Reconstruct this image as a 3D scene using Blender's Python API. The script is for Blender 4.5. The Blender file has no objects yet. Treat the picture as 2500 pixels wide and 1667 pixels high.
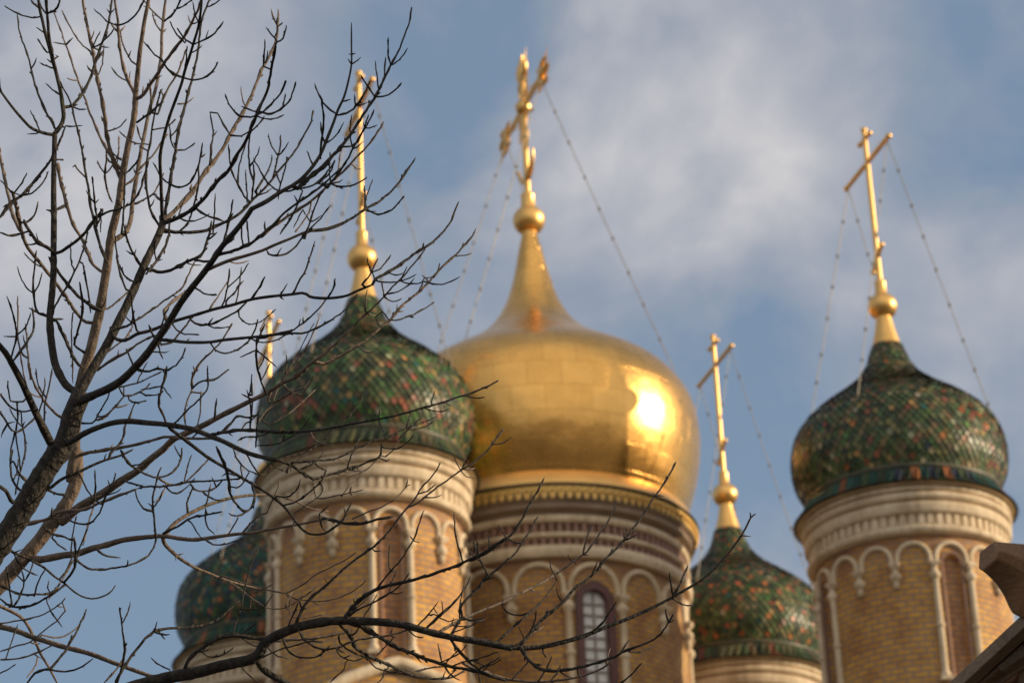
import bpy, bmesh, math, random
from mathutils import Vector, Matrix
import numpy as np
rng = random.Random(7)
R_ = math.radians
scene = bpy.context.scene
C = scene.collection

# ------------------------------------------------------------------ camera, sky, sun, exposure
PITCH, ROLL, FPX = 0.43887905, -0.04438143, 6954.7          # focal length in pixels of a 2500 px wide frame
CAM = Vector((0, 0, 1.6))
FW = Vector((0, math.cos(PITCH), math.sin(PITCH)))
_u = Vector((0, -math.sin(PITCH), math.cos(PITCH)))
_r = Vector((1, 0, 0))
RT = math.cos(ROLL) * _r + math.sin(ROLL) * _u
UP = math.cos(ROLL) * _u - math.sin(ROLL) * _r
cam = bpy.data.cameras.new('camera')
cam.sensor_width = 36.0
cam.lens = FPX / 2500 * 36.0
cam.clip_start, cam.clip_end = 0.1, 6000
cam.dof.use_dof = True
cam.dof.focus_distance = 8.6
cam.dof.aperture_fstop = 6.2
co = bpy.data.objects.new('camera', cam)
co.matrix_world = Matrix(((RT.x, UP.x, -FW.x, CAM.x), (RT.y, UP.y, -FW.y, CAM.y), (RT.z, UP.z, -FW.z, CAM.z), (0, 0, 0, 1)))
C.objects.link(co)
scene.camera = co

SUN_EL, SUN_AZ = 17.0, 86.0        # azimuth from -Y (towards the camera) round to +X
sd = Vector((math.sin(R_(SUN_AZ)) * math.cos(R_(SUN_EL)), -math.cos(R_(SUN_AZ)) * math.cos(R_(SUN_EL)), math.sin(R_(SUN_EL))))
sl = bpy.data.lights.new('sun', 'SUN')
sl.energy = 4.0
sl.angle = R_(0.5)
sl.color = (1.0, 0.80, 0.55)
so = bpy.data.objects.new('sun', sl)
so.rotation_euler = sd.to_track_quat('Z', 'Y').to_euler()
so.location = (60, 0, 40)
C.objects.link(so)

world = bpy.data.worlds.new('World')
scene.world = world
world.use_nodes = True
wt = world.node_tree
wt.nodes.clear()
def N(tree, kind, **kw):
    n = tree.nodes.new(kind)
    for k, v in kw.items():
        if k.startswith('i_'):
            n.inputs[k[2:].replace('_', ' ')].default_value = v
        else:
            setattr(n, k, v)
    return n
def ramp(tree, stops, interp='LINEAR'):
    n = tree.nodes.new('ShaderNodeValToRGB')
    cr = n.color_ramp
    cr.interpolation = interp
    while len(cr.elements) > 1:
        cr.elements.remove(cr.elements[-1])
    cr.elements[0].position, cr.elements[0].color = stops[0][0], tuple(stops[0][1]) + (1,)
    for p, c in stops[1:]:
        e = cr.elements.new(p)
        e.color = tuple(c) + (1,)
    return n
SKY_GAIN = 0.14
sky = N(wt, 'ShaderNodeTexSky', sky_type='NISHITA', sun_disc=False, sun_elevation=R_(SUN_EL), sun_rotation=R_(SUN_AZ + 8), altitude=150)
sky.air_density, sky.dust_density, sky.ozone_density = 1.0, 1.2, 1.6
sky.sun_rotation = math.atan2(sd.x, sd.y)
tc = N(wt, 'ShaderNodeTexCoord')
mp = N(wt, 'ShaderNodeMapping')
mp.inputs['Scale'].default_value = (1.0, 1.0, 1.15)
mp.inputs['Location'].default_value = (0.37, 0.1, 0.42)
mp.inputs['Rotation'].default_value = (0.0, R_(-16), 0)
n1 = N(wt, 'ShaderNodeTexNoise', i_Scale=10.0, i_Detail=5.0, i_Roughness=0.52, i_Distortion=0.6)
n2 = N(wt, 'ShaderNodeTexNoise', i_Scale=30.0, i_Detail=5.0, i_Roughness=0.5, i_Distortion=0.3)
n3 = N(wt, 'ShaderNodeTexNoise', i_Scale=5.0, i_Detail=2.0, i_Roughness=0.5)
L = wt.links.new
L(tc.outputs['Generated'], mp.inputs['Vector'])
for n in (n1, n2, n3):
    L(mp.outputs['Vector'], n.inputs['Vector'])
def wmath(op, a, b):
    n = N(wt, 'ShaderNodeMath', operation=op)
    for i, v in enumerate((a, b)):
        if isinstance(v, (int, float)):
            n.inputs[i].default_value = v
        else:
            L(v, n.inputs[i])
    return n.outputs[0]
# soft banks of cloud (+) and clear gaps (-): compass direction, spread, strength
warp = N(wt, 'ShaderNodeVectorMath', operation='SCALE'); warp.inputs['Scale'].default_value = 0.07
wsub = N(wt, 'ShaderNodeVectorMath', operation='SUBTRACT'); wsub.inputs[1].default_value = (.5, .5, .5)
L(n1.outputs['Color'], wsub.inputs[0]); L(wsub.outputs[0], warp.inputs[0])
wad = N(wt, 'ShaderNodeVectorMath', operation='ADD')
L(tc.outputs['Generated'], wad.inputs[0]); L(warp.outputs[0], wad.inputs[1])
BANKS = [(150, 520, 620, .34), (640, 130, 330, .22), (1700, 170, 540, .24), (2050, 270, 300, .18), (2470, 720, 230, .30), (1480, 470, 480, .10), (380, 1330, 260, .16), (1650, 420, 350, .12), (1950, 1200, 300, .12),
         (1060, 20, 420, -.42), (1480, 720, 340, -.20), (2380, 230, 400, -.26), (150, 1620, 560, -.75), (330, 1080, 340, -.34), (1780, 950, 330, -.22), (20, 20, 220, -.40), (1000, 420, 260, -.04)]
tot = wmath('MULTIPLY_ADD', n1.outputs['Fac'], 1.7)
tot.node.inputs[2].default_value = -0.42
t2 = wmath('SUBTRACT', n2.outputs['Fac'], .5)
tot = wmath('ADD', tot, wmath('MULTIPLY', t2, .85))
def ray0(x, y):
    d = FW + RT * ((x - 1250) / FPX) - UP * ((y - 833.5) / FPX)
    return d.normalized()
for bx, by, br_, ba in BANKS:
    dn = N(wt, 'ShaderNodeVectorMath', operation='DISTANCE')
    dn.inputs[1].default_value = ray0(bx, by)
    L(wad.outputs[0], dn.inputs[0])
    mr = N(wt, 'ShaderNodeMapRange', interpolation_type='SMOOTHERSTEP')
    mr.inputs['From Min'].default_value = 0; mr.inputs['From Max'].default_value = br_ * 1.5 / FPX
    mr.inputs['To Min'].default_value = ba; mr.inputs['To Max'].default_value = 0
    L(dn.outputs['Value'], mr.inputs['Value'])
    tot = wmath('ADD', tot, mr.outputs[0])
tot = wmath('MULTIPLY', tot, .72)
dn = N(wt, 'ShaderNodeVectorMath', operation='DISTANCE')          # bright cloud patch added to the unseen sky, brightening gold and shaded walls
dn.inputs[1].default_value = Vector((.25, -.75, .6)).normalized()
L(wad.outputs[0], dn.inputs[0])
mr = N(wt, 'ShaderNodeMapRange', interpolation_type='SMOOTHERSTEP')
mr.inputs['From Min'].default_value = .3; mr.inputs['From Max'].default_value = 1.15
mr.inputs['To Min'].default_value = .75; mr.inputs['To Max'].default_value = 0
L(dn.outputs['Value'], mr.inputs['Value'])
sky_fill = mr.outputs[0]
cov = ramp(wt, [(0.05, (0, 0, 0)), (0.4, (.5, .5, .5)), (0.9, (1, 1, 1))])
L(tot, cov.inputs['Fac'])
ccol = ramp(wt, [(0.0, (1.22, 1.66, 2.25)), (0.30, (1.92, 2.12, 2.50)), (0.58, (2.75, 2.80, 3.05)), (0.9, (3.95, 3.85, 3.85))])     # thin grey-blue veil -> lit cloud
L(tot, ccol.inputs['Fac'])
cm = N(wt, 'ShaderNodeMix', data_type='RGBA')
cf = wmath('MULTIPLY_ADD', cov.outputs['Color'], .28)
cf.node.inputs[2].default_value = 0.72
L(cf, cm.inputs['Factor'])
L(sky.outputs['Color'], cm.inputs['A']); L(ccol.outputs['Color'], cm.inputs['B'])
bg = N(wt, 'ShaderNodeBackground', i_Strength=SKY_GAIN)
wo = N(wt, 'ShaderNodeOutputWorld')
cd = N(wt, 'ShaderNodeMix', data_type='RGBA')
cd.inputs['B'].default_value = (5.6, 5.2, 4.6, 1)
L(sky_fill, cd.inputs['Factor']); L(cm.outputs['Result'], cd.inputs['A'])
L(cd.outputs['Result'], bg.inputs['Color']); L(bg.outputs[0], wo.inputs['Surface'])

scene.render.engine = 'CYCLES'
scene.cycles.use_denoising = True
scene.cycles.max_bounces = 6
scene.view_settings.view_transform = 'Standard'
scene.view_settings.look = 'None'
scene.view_settings.exposure = 0.3
scene.view_settings.gamma = 1.0

# ------------------------------------------------------------------ helpers
def ray(x, y):
    d = FW + RT * ((x - 1250) / FPX) - UP * ((y - 833.5) / FPX)
    return d.normalized()
def mesh(name, verts, faces, m=None, parent=None, smooth=False, uv=None, loc=None):
    me = bpy.data.meshes.new(name)
    me.from_pydata([tuple(v) for v in verts], [], faces)
    if uv is not None:
        l = me.uv_layers.new(name='uv')
        fl = np.empty(2 * len(me.loops), 'f')
        k = 0
        for fi, f in enumerate(faces):
            for vi_i, vi in enumerate(f):
                u = uv[fi][vi_i] if isinstance(uv[0], (list, tuple)) and isinstance(uv[0][0], (list, tuple)) else uv[vi]
                fl[k] = u[0]; fl[k + 1] = u[1]; k += 2
        l.data.foreach_set('uv', fl)
    if smooth:
        me.polygons.foreach_set('use_smooth', [True] * len(me.polygons))
    if m:
        me.materials.append(m)
    o = bpy.data.objects.new(name, me)
    C.objects.link(o)
    if parent:
        o.parent = parent
    if loc is not None:
        o.location = loc
    return o
class MB:
    def __init__(s):
        s.v, s.f = [], []
    def add(s, v, f):
        b = len(s.v)
        s.v += [tuple(x) for x in v]
        s.f += [tuple(i + b for i in q) for q in f]
    def box(s, c, sx, sy, sz, rot=None):
        pts = []
        for dx in (-1, 1):
            for dy in (-1, 1):
                for dz in (-1, 1):
                    p = Vector((dx * sx / 2, dy * sy / 2, dz * sz / 2))
                    if rot is not None:
                        p = rot @ p
                    pts.append(Vector(c) + p)
        s.add(pts, [(0, 1, 3, 2), (4, 6, 7, 5), (0, 4, 5, 1), (2, 3, 7, 6), (0, 2, 6, 4), (1, 5, 7, 3)])
    def lathe(s, prof, seg=32, cx=0, cy=0):
        v, f = [], []
        n = len(prof)
        for i in range(seg):
            a = 2 * math.pi * i / seg
            for r, z in prof:
                v.append((cx + r * math.sin(a), cy - r * math.cos(a), z))
        for i in range(seg):
            j = (i + 1) % seg
            for k in range(n - 1):
                f.append((i * n + k, i * n + k + 1, j * n + k + 1, j * n + k))
        s.add(v, f)
    def tube(s, pts, rad, seg=8, cap=True):
        pts = [Vector(p) for p in pts]
        n = len(pts)
        if not isinstance(rad, (list, tuple)):
            rad = [rad] * n
        t = (pts[1] - pts[0]).normalized()
        u = t.orthogonal().normalized()
        v, f = [], []
        for i, p in enumerate(pts):
            t = (pts[min(i + 1, n - 1)] - pts[max(i - 1, 0)])
            if t.length < 1e-9:
                t = Vector((0, 0, 1))
            t.normalize()
            u = (u - t * u.dot(t))
            if u.length < 1e-6:
                u = t.orthogonal()
            u.normalize()
            w = t.cross(u)
            for k in range(seg):
                a = 2 * math.pi * k / seg
                v.append(p + (u * math.cos(a) + w * math.sin(a)) * rad[i])
        for i in range(n - 1):
            for k in range(seg):
                l = (k + 1) % seg
                f.append((i * seg + k, i * seg + l, (i + 1) * seg + l, (i + 1) * seg + k))
        if cap:
            f.append(tuple(range(seg))[::-1])
            f.append(tuple((n - 1) * seg + k for k in range(seg)))
        s.add(v, f)
    def ball(s, c, r, seg=16, rings=10, sz=1.0):
        prof = [(max(r * math.sin(math.pi * i / rings), 1e-4), c[2] + r * sz * math.cos(math.pi * i / rings)) for i in range(rings + 1)]
        s.lathe(prof[::-1][::-1], seg, c[0], c[1])
    def build(s, name, m, parent=None, smooth=False):
        return mesh(name, s.v, s.f, m, parent, smooth)
def smooth_by_angle(o, deg=35):
    me = o.data
    bm = bmesh.new(); bm.from_mesh(me)
    for f in bm.faces:
        f.smooth = True
    for e in bm.edges:
        if len(e.link_faces) == 2 and e.calc_face_angle(0) > R_(deg):
            e.smooth = False
    bm.to_mesh(me); bm.free()
    return o
def empty(name, loc, rz=0, label=None, cat=None, group=None):
    o = bpy.data.objects.new(name, None)
    o.location = loc
    o.rotation_euler = (0, 0, rz)
    o.empty_display_size = 0.5
    C.objects.link(o)
    tag(o, label, cat, group)
    return o
def tag(o, label=None, cat=None, group=None, kind=None):
    if label: o['label'] = label
    if cat: o['category'] = cat
    if group: o['group'] = group
    if kind: o['kind'] = kind
    return o
def copy_tree(o, parent=None):
    c = o.copy(); C.objects.link(c)
    c.parent = parent
    for ch in list(o.children):
        copy_tree(ch, c)
    return c
def catmull(p, per=6):
    """smooth curve through the points of a profile"""
    out = []
    n = len(p)
    for i in range(n - 1):
        p0, p1, p2, p3 = p[max(i - 1, 0)], p[i], p[i + 1], p[min(i + 2, n - 1)]
        for k in range(per):
            t = k / per
            out.append(tuple(0.5 * ((2 * b) + (-a + c) * t + (2 * a - 5 * b + 4 * c - d) * t * t + (-a + 3 * b - 3 * c + d) * t ** 3)
                             for a, b, c, d in zip(p0, p1, p2, p3)))
    out.append(tuple(p[-1]))
    return out

# ------------------------------------------------------------------ materials
def mat(name):
    m = bpy.data.materials.new(name)
    m.use_nodes = True
    t = m.node_tree
    return m, t, t.nodes['Principled BSDF']
def noise_mat(name, ca, cb, scale=3.0, rough=0.8, metal=0.0, bump=0.0, bscale=None, detail=5, contrast=(0.35, 0.65), space='Object'):
    m, t, b = mat(name)
    tc = N(t, 'ShaderNodeTexCoord')
    n = N(t, 'ShaderNodeTexNoise', i_Scale=scale, i_Detail=detail, i_Roughness=0.6)
    t.links.new(tc.outputs[space], n.inputs['Vector'])
    r = ramp(t, [(contrast[0], ca), (contrast[1], cb)])
    t.links.new(n.outputs['Fac'], r.inputs['Fac'])
    t.links.new(r.outputs['Color'], b.inputs['Base Color'])
    b.inputs['Roughness'].default_value = rough
    b.inputs['Metallic'].default_value = metal
    if bump:
        n2 = N(t, 'ShaderNodeTexNoise', i_Scale=bscale or scale * 6, i_Detail=4)
        t.links.new(tc.outputs[space], n2.inputs['Vector'])
        bp = N(t, 'ShaderNodeBump', i_Strength=bump, i_Distance=0.01)
        t.links.new(n2.outputs['Fac'], bp.inputs['Height'])
        t.links.new(bp.outputs['Normal'], b.inputs['Normal'])
    return m
def brick_mat(name, y1, y2, mortar, bw=0.29, rh=0.118, ms=0.024, purple=None, pz=(0, 1)):
    """painted brickwork, laid out in metres on the uv of the wall"""
    m, t, b = mat(name)
    l = t.links.new
    tc = N(t, 'ShaderNodeTexCoord')
    n0 = N(t, 'ShaderNodeTexNoise', i_Scale=9.0, i_Detail=2.0)
    l(tc.outputs['UV'], n0.inputs['Vector'])
    sub = N(t, 'ShaderNodeVectorMath', operation='SUBTRACT'); sub.inputs[1].default_value = (.5, .5, .5)
    l(n0.outputs['Color'], sub.inputs[0])
    sc = N(t, 'ShaderNodeVectorMath', operation='SCALE'); sc.inputs['Scale'].default_value = 0.03
    l(sub.outputs[0], sc.inputs[0])
    ad = N(t, 'ShaderNodeVectorMath', operation='ADD')
    l(tc.outputs['UV'], ad.inputs[0]); l(sc.outputs[0], ad.inputs[1])
    br = N(t, 'ShaderNodeTexBrick', offset=0.5, i_Scale=1.0)
    br.inputs['Brick Width'].default_value = bw
    br.inputs['Row Height'].default_value = rh
    br.inputs['Mortar Size'].default_value = ms
    br.inputs['Mortar Smooth'].default_value = 0.25
    br.inputs['Bias'].default_value = 0.0
    br.inputs['Color1'].default_value = (*y1, 1)
    br.inputs['Color2'].default_value = (*y2, 1)
    br.inputs['Mortar'].default_value = (*mortar, 1)
    l(ad.outputs[0], br.inputs['Vector'])
    n = N(t, 'ShaderNodeTexNoise', i_Scale=1.3, i_Detail=5.0, i_Roughness=0.65)
    l(tc.outputs['UV'], n.inputs['Vector'])
    wr = ramp(t, [(0.42, (1, 1, 1)), (0.60, (0.66, 0.52, 0.48)), (0.72, (.45, .36, .34))])       # weathered paint
    l(n.outputs['Fac'], wr.inputs['Fac'])
    mu = N(t, 'ShaderNodeMix', data_type='RGBA', blend_type='MULTIPLY'); mu.inputs['Factor'].default_value = 0.8
    l(br.outputs['Color'], mu.inputs['A']); l(wr.outputs['Color'], mu.inputs['B'])
    out = mu.outputs['Result']
    if purple:
        sx = N(t, 'ShaderNodeSeparateXYZ'); l(ad.outputs[0], sx.inputs[0])
        mr = N(t, 'ShaderNodeMapRange'); mr.inputs['From Min'].default_value = pz[0]; mr.inputs['From Max'].default_value = pz[1]
        l(sx.outputs['Y'], mr.inputs['Value'])
        n4 = N(t, 'ShaderNodeTexNoise', i_Scale=3.0, i_Detail=3.0)
        l(tc.outputs['UV'], n4.inputs['Vector'])
        mm = N(t, 'ShaderNodeMath', operation='MULTIPLY_ADD'); mm.inputs[1].default_value = 0.9; mm.inputs[2].default_value = -0.1
        l(n4.outputs['Fac'], mm.inputs[0])
        m2 = N(t, 'ShaderNodeMath', operation='MULTIPLY'); l(mr.outputs[0], m2.inputs[0]); l(mm.outputs[0], m2.inputs[1])
        m3 = N(t, 'ShaderNodeMath', operation='MULTIPLY'); m3.inputs[1].default_value = 2.0; m3.use_clamp = True
        l(m2.outputs[0], m3.inputs[0])
        br2 = N(t, 'ShaderNodeTexBrick', offset=0.5, i_Scale=1.0)
        br2.inputs['Brick Width'].default_value = bw; br2.inputs['Row Height'].default_value = rh
        br2.inputs['Mortar Size'].default_value = ms * 0.6; br2.inputs['Mortar Smooth'].default_value = 0.3
        br2.inputs['Color1'].default_value = (*purple, 1)
        br2.inputs['Color2'].default_value = (purple[0] * 1.35, purple[1] * 1.25, purple[2] * 1.15, 1)
        br2.inputs['Mortar'].default_value = (mortar[0] * 1.1, mortar[1], mortar[2] * .9, 1)
        l(ad.outputs[0], br2.inputs['Vector'])
        mm2 = N(t, 'ShaderNodeMix', data_type='RGBA')
        l(m3.outputs[0], mm2.inputs['Factor']); l(out, mm2.inputs['A']); l(br2.outputs['Color'], mm2.inputs['B'])
        out = mm2.outputs['Result']
    l(out, b.inputs['Base Color'])
    bp = N(t, 'ShaderNodeBump', i_Strength=0.5, i_Distance=0.012, invert=True)
    l(br.outputs['Fac'], bp.inputs['Height']); l(bp.outputs['Normal'], b.inputs['Normal'])
    b.inputs['Roughness'].default_value = 0.75
    return m
def gold_mat(name, base, rough, seams=None, var=0.08):
    m, t, b = mat(name)
    l = t.links.new
    tc = N(t, 'ShaderNodeTexCoord')
    n = N(t, 'ShaderNodeTexNoise', i_Scale=1.6, i_Detail=6.0, i_Roughness=0.6)
    l(tc.outputs['Object'], n.inputs['Vector'])
    r = ramp(t, [(0.35, tuple(c * (1 - var * 2) for c in base)), (0.65, base)])
    l(n.outputs['Fac'], r.inputs['Fac'])
    col = r.outputs['Color']
    rr = N(t, 'ShaderNodeMapRange'); rr.inputs['To Min'].default_value = rough * 0.85; rr.inputs['To Max'].default_value = rough * 1.3
    n2 = N(t, 'ShaderNodeTexNoise', i_Scale=5.0, i_Detail=5.0)
    l(tc.outputs['Object'], n2.inputs['Vector']); l(n2.outputs['Fac'], rr.inputs['Value']); l(rr.outputs[0], b.inputs['Roughness'])
    b.inputs['Metallic'].default_value = 1.0
    if seams:
        br = N(t, 'ShaderNodeTexBrick', offset=0.5, i_Scale=1.0)
        br.inputs['Brick Width'].default_value = seams[0]; br.inputs['Row Height'].default_value = seams[1]
        br.inputs['Mortar Size'].default_value = 0.008; br.inputs['Mortar Smooth'].default_value = 0.6
        br.inputs['Color1'].default_value = (1, 1, 1, 1); br.inputs['Color2'].default_value = (.87, .85, .82, 1)
        br.inputs['Mortar'].default_value = (.62, .55, .45, 1)
        l(tc.outputs['UV'], br.inputs['Vector'])
        mu = N(t, 'ShaderNodeMix', data_type='RGBA', blend_type='MULTIPLY'); mu.inputs['Factor'].default_value = 0.8
        l(col, mu.inputs['A']); l(br.outputs['Color'], mu.inputs['B']); col = mu.outputs['Result']
        n5 = N(t, 'ShaderNodeTexNoise', i_Scale=1.5, i_Detail=3.0)
        l(tc.outputs['Object'], n5.inputs['Vector'])
        b1 = N(t, 'ShaderNodeBump', i_Strength=0.3, i_Distance=0.06); l(n5.outputs['Fac'], b1.inputs['Height'])
        b2 = N(t, 'ShaderNodeBump', i_Strength=0.35, i_Distance=0.006, invert=True); l(br.outputs['Fac'], b2.inputs['Height'])
        l(b1.outputs['Normal'], b2.inputs['Normal']); l(b2.outputs['Normal'], b.inputs['Normal'])
    l(col, b.inputs['Base Color'])
    return m
M = {}
M['gold'] = gold_mat('gold_sheet', (0.94, 0.53, 0.155), 0.25, seams=(0.62, 0.55))
M['gilt'] = gold_mat('gilded_metal', (0.93, 0.56, 0.19), 0.38)
M['lace'] = gold_mat('gilded_lace', (0.82, 0.54, 0.19), 0.48)
M['cream'] = noise_mat('cream_limewash', (.52, .41, .28), (.66, .53, .38), 2.2, 0.8, bump=0.2)
def limewash():
    m, t, b = mat('cream_limewash')
    l = t.links.new
    tc = N(t, 'ShaderNodeTexCoord')
    n = N(t, 'ShaderNodeTexNoise', i_Scale=2.2, i_Detail=6.0, i_Roughness=0.65)
    l(tc.outputs['Object'], n.inputs['Vector'])
    r = ramp(t, [(0.35, (.57, .45, .30)), (0.65, (.76, .63, .45))])
    l(n.outputs['Fac'], r.inputs['Fac'])
    mp_ = N(t, 'ShaderNodeMapping'); mp_.inputs['Scale'].default_value = (7, 7, .9)
    l(tc.outputs['Object'], mp_.inputs['Vector'])
    n2 = N(t, 'ShaderNodeTexNoise', i_Scale=1.0, i_Detail=5.0, i_Roughness=0.6)
    l(mp_.outputs['Vector'], n2.inputs['Vector'])
    r2 = ramp(t, [(0.42, (1, 1, 1)), (0.70, (.66, .60, .52))])
    l(n2.outputs['Fac'], r2.inputs['Fac'])
    mu = N(t, 'ShaderNodeMix', data_type='RGBA', blend_type='MULTIPLY'); mu.inputs['Factor'].default_value = .8
    l(r.outputs['Color'], mu.inputs['A']); l(r2.outputs['Color'], mu.inputs['B']); l(mu.outputs['Result'], b.inputs['Base Color'])
    n3 = N(t, 'ShaderNodeTexNoise', i_Scale=9.0, i_Detail=5.0)
    l(tc.outputs['Object'], n3.inputs['Vector'])
    bp = N(t, 'ShaderNodeBump', i_Strength=0.4, i_Distance=0.02)
    l(n3.outputs['Fac'], bp.inputs['Height']); l(bp.outputs['Normal'], b.inputs['Normal'])
    b.inputs['Roughness'].default_value = 0.85
    return m
M['cream'] = limewash()
M['brick'] = brick_mat('ochre_painted_brick', (.64, .345, .05), (.52, .275, .05), (.31, .20, .13), ms=.026, purple=(.15, .075, .06), pz=(0.2, 0.9))
M['brickC'] = brick_mat('ochre_painted_brick_centre', (.60, .33, .05), (.48, .26, .045), (.28, .18, .12), ms=.026, purple=(.14, .075, .065), pz=(0.2, 0.9))
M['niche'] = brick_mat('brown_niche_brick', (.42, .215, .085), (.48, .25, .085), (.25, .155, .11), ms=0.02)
M['purple'] = noise_mat('purple_brick', (.24, .13, .10), (.32, .19, .145), 7, 0.8)
M['ochre'] = noise_mat('ochre_brick', (.22, .12, .045), (.30, .17, .055), 7, 0.8)
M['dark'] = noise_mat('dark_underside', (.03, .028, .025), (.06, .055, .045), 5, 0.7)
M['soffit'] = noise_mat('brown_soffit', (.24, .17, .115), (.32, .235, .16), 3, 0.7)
M['frame'] = noise_mat('oxblood_window_frame', (.075, .022, .018), (.11, .035, .028), 6, 0.5)
M['muntin'] = noise_mat('grey_white_muntin', (.24, .19, .17), (.32, .27, .24), 6, 0.6)
M['chain'] = noise_mat('chain_metal', (.30, .26, .20), (.42, .37, .29), 10, 0.5, metal=0.4)
M['knot'] = noise_mat('chain_knot_metal', (.12, .11, .08), (.2, .17, .11), 10, 0.5, metal=0.5)
M['roof'] = noise_mat('green_grey_roof_metal', (.09, .10, .09), (.13, .14, .12), 1, 0.5)
def glass_mat():
    m, t, b = mat('window_glass')
    b.inputs['Base Color'].default_value = (.62, .61, .57, 1)  # pale base colour stands for curtains and reflected sky
    b.inputs['Roughness'].default_value = 0.12
    b.inputs['Specular IOR Level'].default_value = 0.8
    n = N(t, 'ShaderNodeTexNoise', i_Scale=2.5); tc = N(t, 'ShaderNodeTexCoord')
    t.links.new(tc.outputs['Object'], n.inputs['Vector'])
    bp = N(t, 'ShaderNodeBump', i_Strength=0.15, i_Distance=0.05)
    t.links.new(n.outputs['Fac'], bp.inputs['Height']); t.links.new(bp.outputs['Normal'], b.inputs['Normal'])
    return m
M['glass'] = glass_mat()
def tile_mat():
    m, t, b = mat('glazed_tile')
    a = N(t, 'ShaderNodeAttribute', attribute_name='tile')
    tc = N(t, 'ShaderNodeTexCoord')
    n = N(t, 'ShaderNodeTexNoise', i_Scale=14.0, i_Detail=4.0)
    t.links.new(tc.outputs['Object'], n.inputs['Vector'])
    r = ramp(t, [(0.3, (.62, .62, .62)), (0.7, (1.15, 1.12, 1.05))])
    t.links.new(n.outputs['Fac'], r.inputs['Fac'])
    mu = N(t, 'ShaderNodeMix', data_type='RGBA', blend_type='MULTIPLY'); mu.inputs['Factor'].default_value = 1
    t.links.new(a.outputs['Color'], mu.inputs['A']); t.links.new(r.outputs['Color'], mu.inputs['B'])
    t.links.new(mu.outputs['Result'], b.inputs['Base Color'])
    b.inputs['Roughness'].default_value = 0.36
    b.inputs['Specular IOR Level'].default_value = 0.22
    return m
M['tile'] = tile_mat()

# ------------------------------------------------------------------ the ground
g = mesh('ground', [(-1500, -1500, 0), (1500, -1500, 0), (1500, 1500, 0), (-1500, 1500, 0)], [(0, 1, 2, 3)],
         noise_mat('grey_paving', (.085, .072, .056), (.13, .11, .085), 0.4, 0.9, bump=0.2))
tag(g, kind='structure')

# ------------------------------------------------------------------ towers
HB, HC = 26.926, 31.0685        # heights of the balls under the crosses
POS = {'FL': (-2.865 * 1.042, 49.831 * 1.042), 'FR': (7.671, 53.066), 'RL': (-5.6685 * 1.03, 60.0415 * 1.03), 'RR': (4.9066, 63.0734), 'C': (0.4972, 56.4803)}
YAW = R_(16.8)
LIFT = {'FL': 1.064, 'FR': 0.0, 'RR': 0.0, 'RL': 0.58}       # the ground under the church is not level

def drum_mesh(name, r, z0, z1, openings, depth, m, parent, zref, seg=512, dz=0.024):
    """cylinder wall; openings = list of (angle, half width, z bottom, z spring) round-headed recesses"""
    nz = int((z1 - z0) / dz) + 1
    v = []; uv = []
    for j in range(nz + 1):
        z = z0 + (z1 - z0) * j / nz
        for i in range(seg):
            a = 2 * math.pi * i / seg
            rr = r
            for (oa, hw, zb, zs) in openings:
                d = (a - oa + math.pi) % (2 * math.pi) - math.pi
                u = d * r
                if abs(u) < hw and z > zb and (z < zs or u * u + (z - zs) ** 2 < hw * hw):
                    rr = r - depth
            v.append((rr * math.sin(a), -rr * math.cos(a), z))
    f = []; fuv = []
    for j in range(nz):
        for i in range(seg):
            k = (i + 1) % seg
            f.append((j * seg + i, j * seg + k, (j + 1) * seg + k, (j + 1) * seg + i))
            u0, u1 = i / seg * 2 * math.pi * r, (i + 1) / seg * 2 * math.pi * r
            w0, w1 = z0 + (z1 - z0) * j / nz - zref, z0 + (z1 - z0) * (j + 1) / nz - zref
            fuv.append(((u0, w0), (u1, w0), (u1, w1), (u0, w1)))
    return mesh(name, v, f, m, parent, False, uv=[[tuple(q) for q in ff] for ff in fuv])

def on_cyl(a, r, z, off=0.0):
    return Vector((r * math.sin(a), -r * math.cos(a), z))

def arch_part(parent, a, half, r, ztop, zspring, th, dp, m):
    """moulded round arch lying on the drum: flat band with a rounded nose"""
    R0 = half * r - th * 0.15
    path = [(-R0, zspring)]
    zc = ztop - R0
    K = 22
    for i in range(K + 1):
        t = math.pi - math.pi * i / K
        path.append((R0 * math.cos(t), zc + R0 * math.sin(t)))
    path.append((R0, zspring))
    sec = [(-1.0, -0.03), (-1.0, dp * .55), (-0.8, dp * .9), (-0.5, dp), (-.2, dp * .9), (0, dp * .6), (0, -0.03)]     # (across * th, out)
    v, f = [], []
    n = len(sec)
    for i, (u, z) in enumerate(path):
        if z <= zc + 1e-6 and (i == 0 or i == len(path) - 1):
            nu, nz = (math.copysign(1, u), 0)
        else:
            l = math.hypot(u, z - zc); nu, nz = u / l, (z - zc) / l
        for s, o in sec:
            uu, zz = u + nu * s * th, z + nz * s * th
            v.append(on_cyl(a + uu / r, r + o, zz))
    for i in range(len(path) - 1):
        for k in range(n - 1):
            f.append((i * n + k, i * n + k + 1, (i + 1) * n + k + 1, (i + 1) * n + k))
    return smooth_by_angle(mesh('arch', v, f, m, parent), 50)

def post(parent, name, a, r, prof, m, box=None, seg=14):
    """small turned colonnette / pendant on the drum"""
    b = MB()
    c = on_cyl(a, r, 0)
    b.lathe(prof, seg, c.x, c.y)
    if box:
        for (z, w, h) in box:
            b.box((c.x, c.y, z), w, w, h, Matrix.Rotation(a, 3, 'Z'))
    return smooth_by_angle(b.build(name, m, parent), 40)

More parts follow.
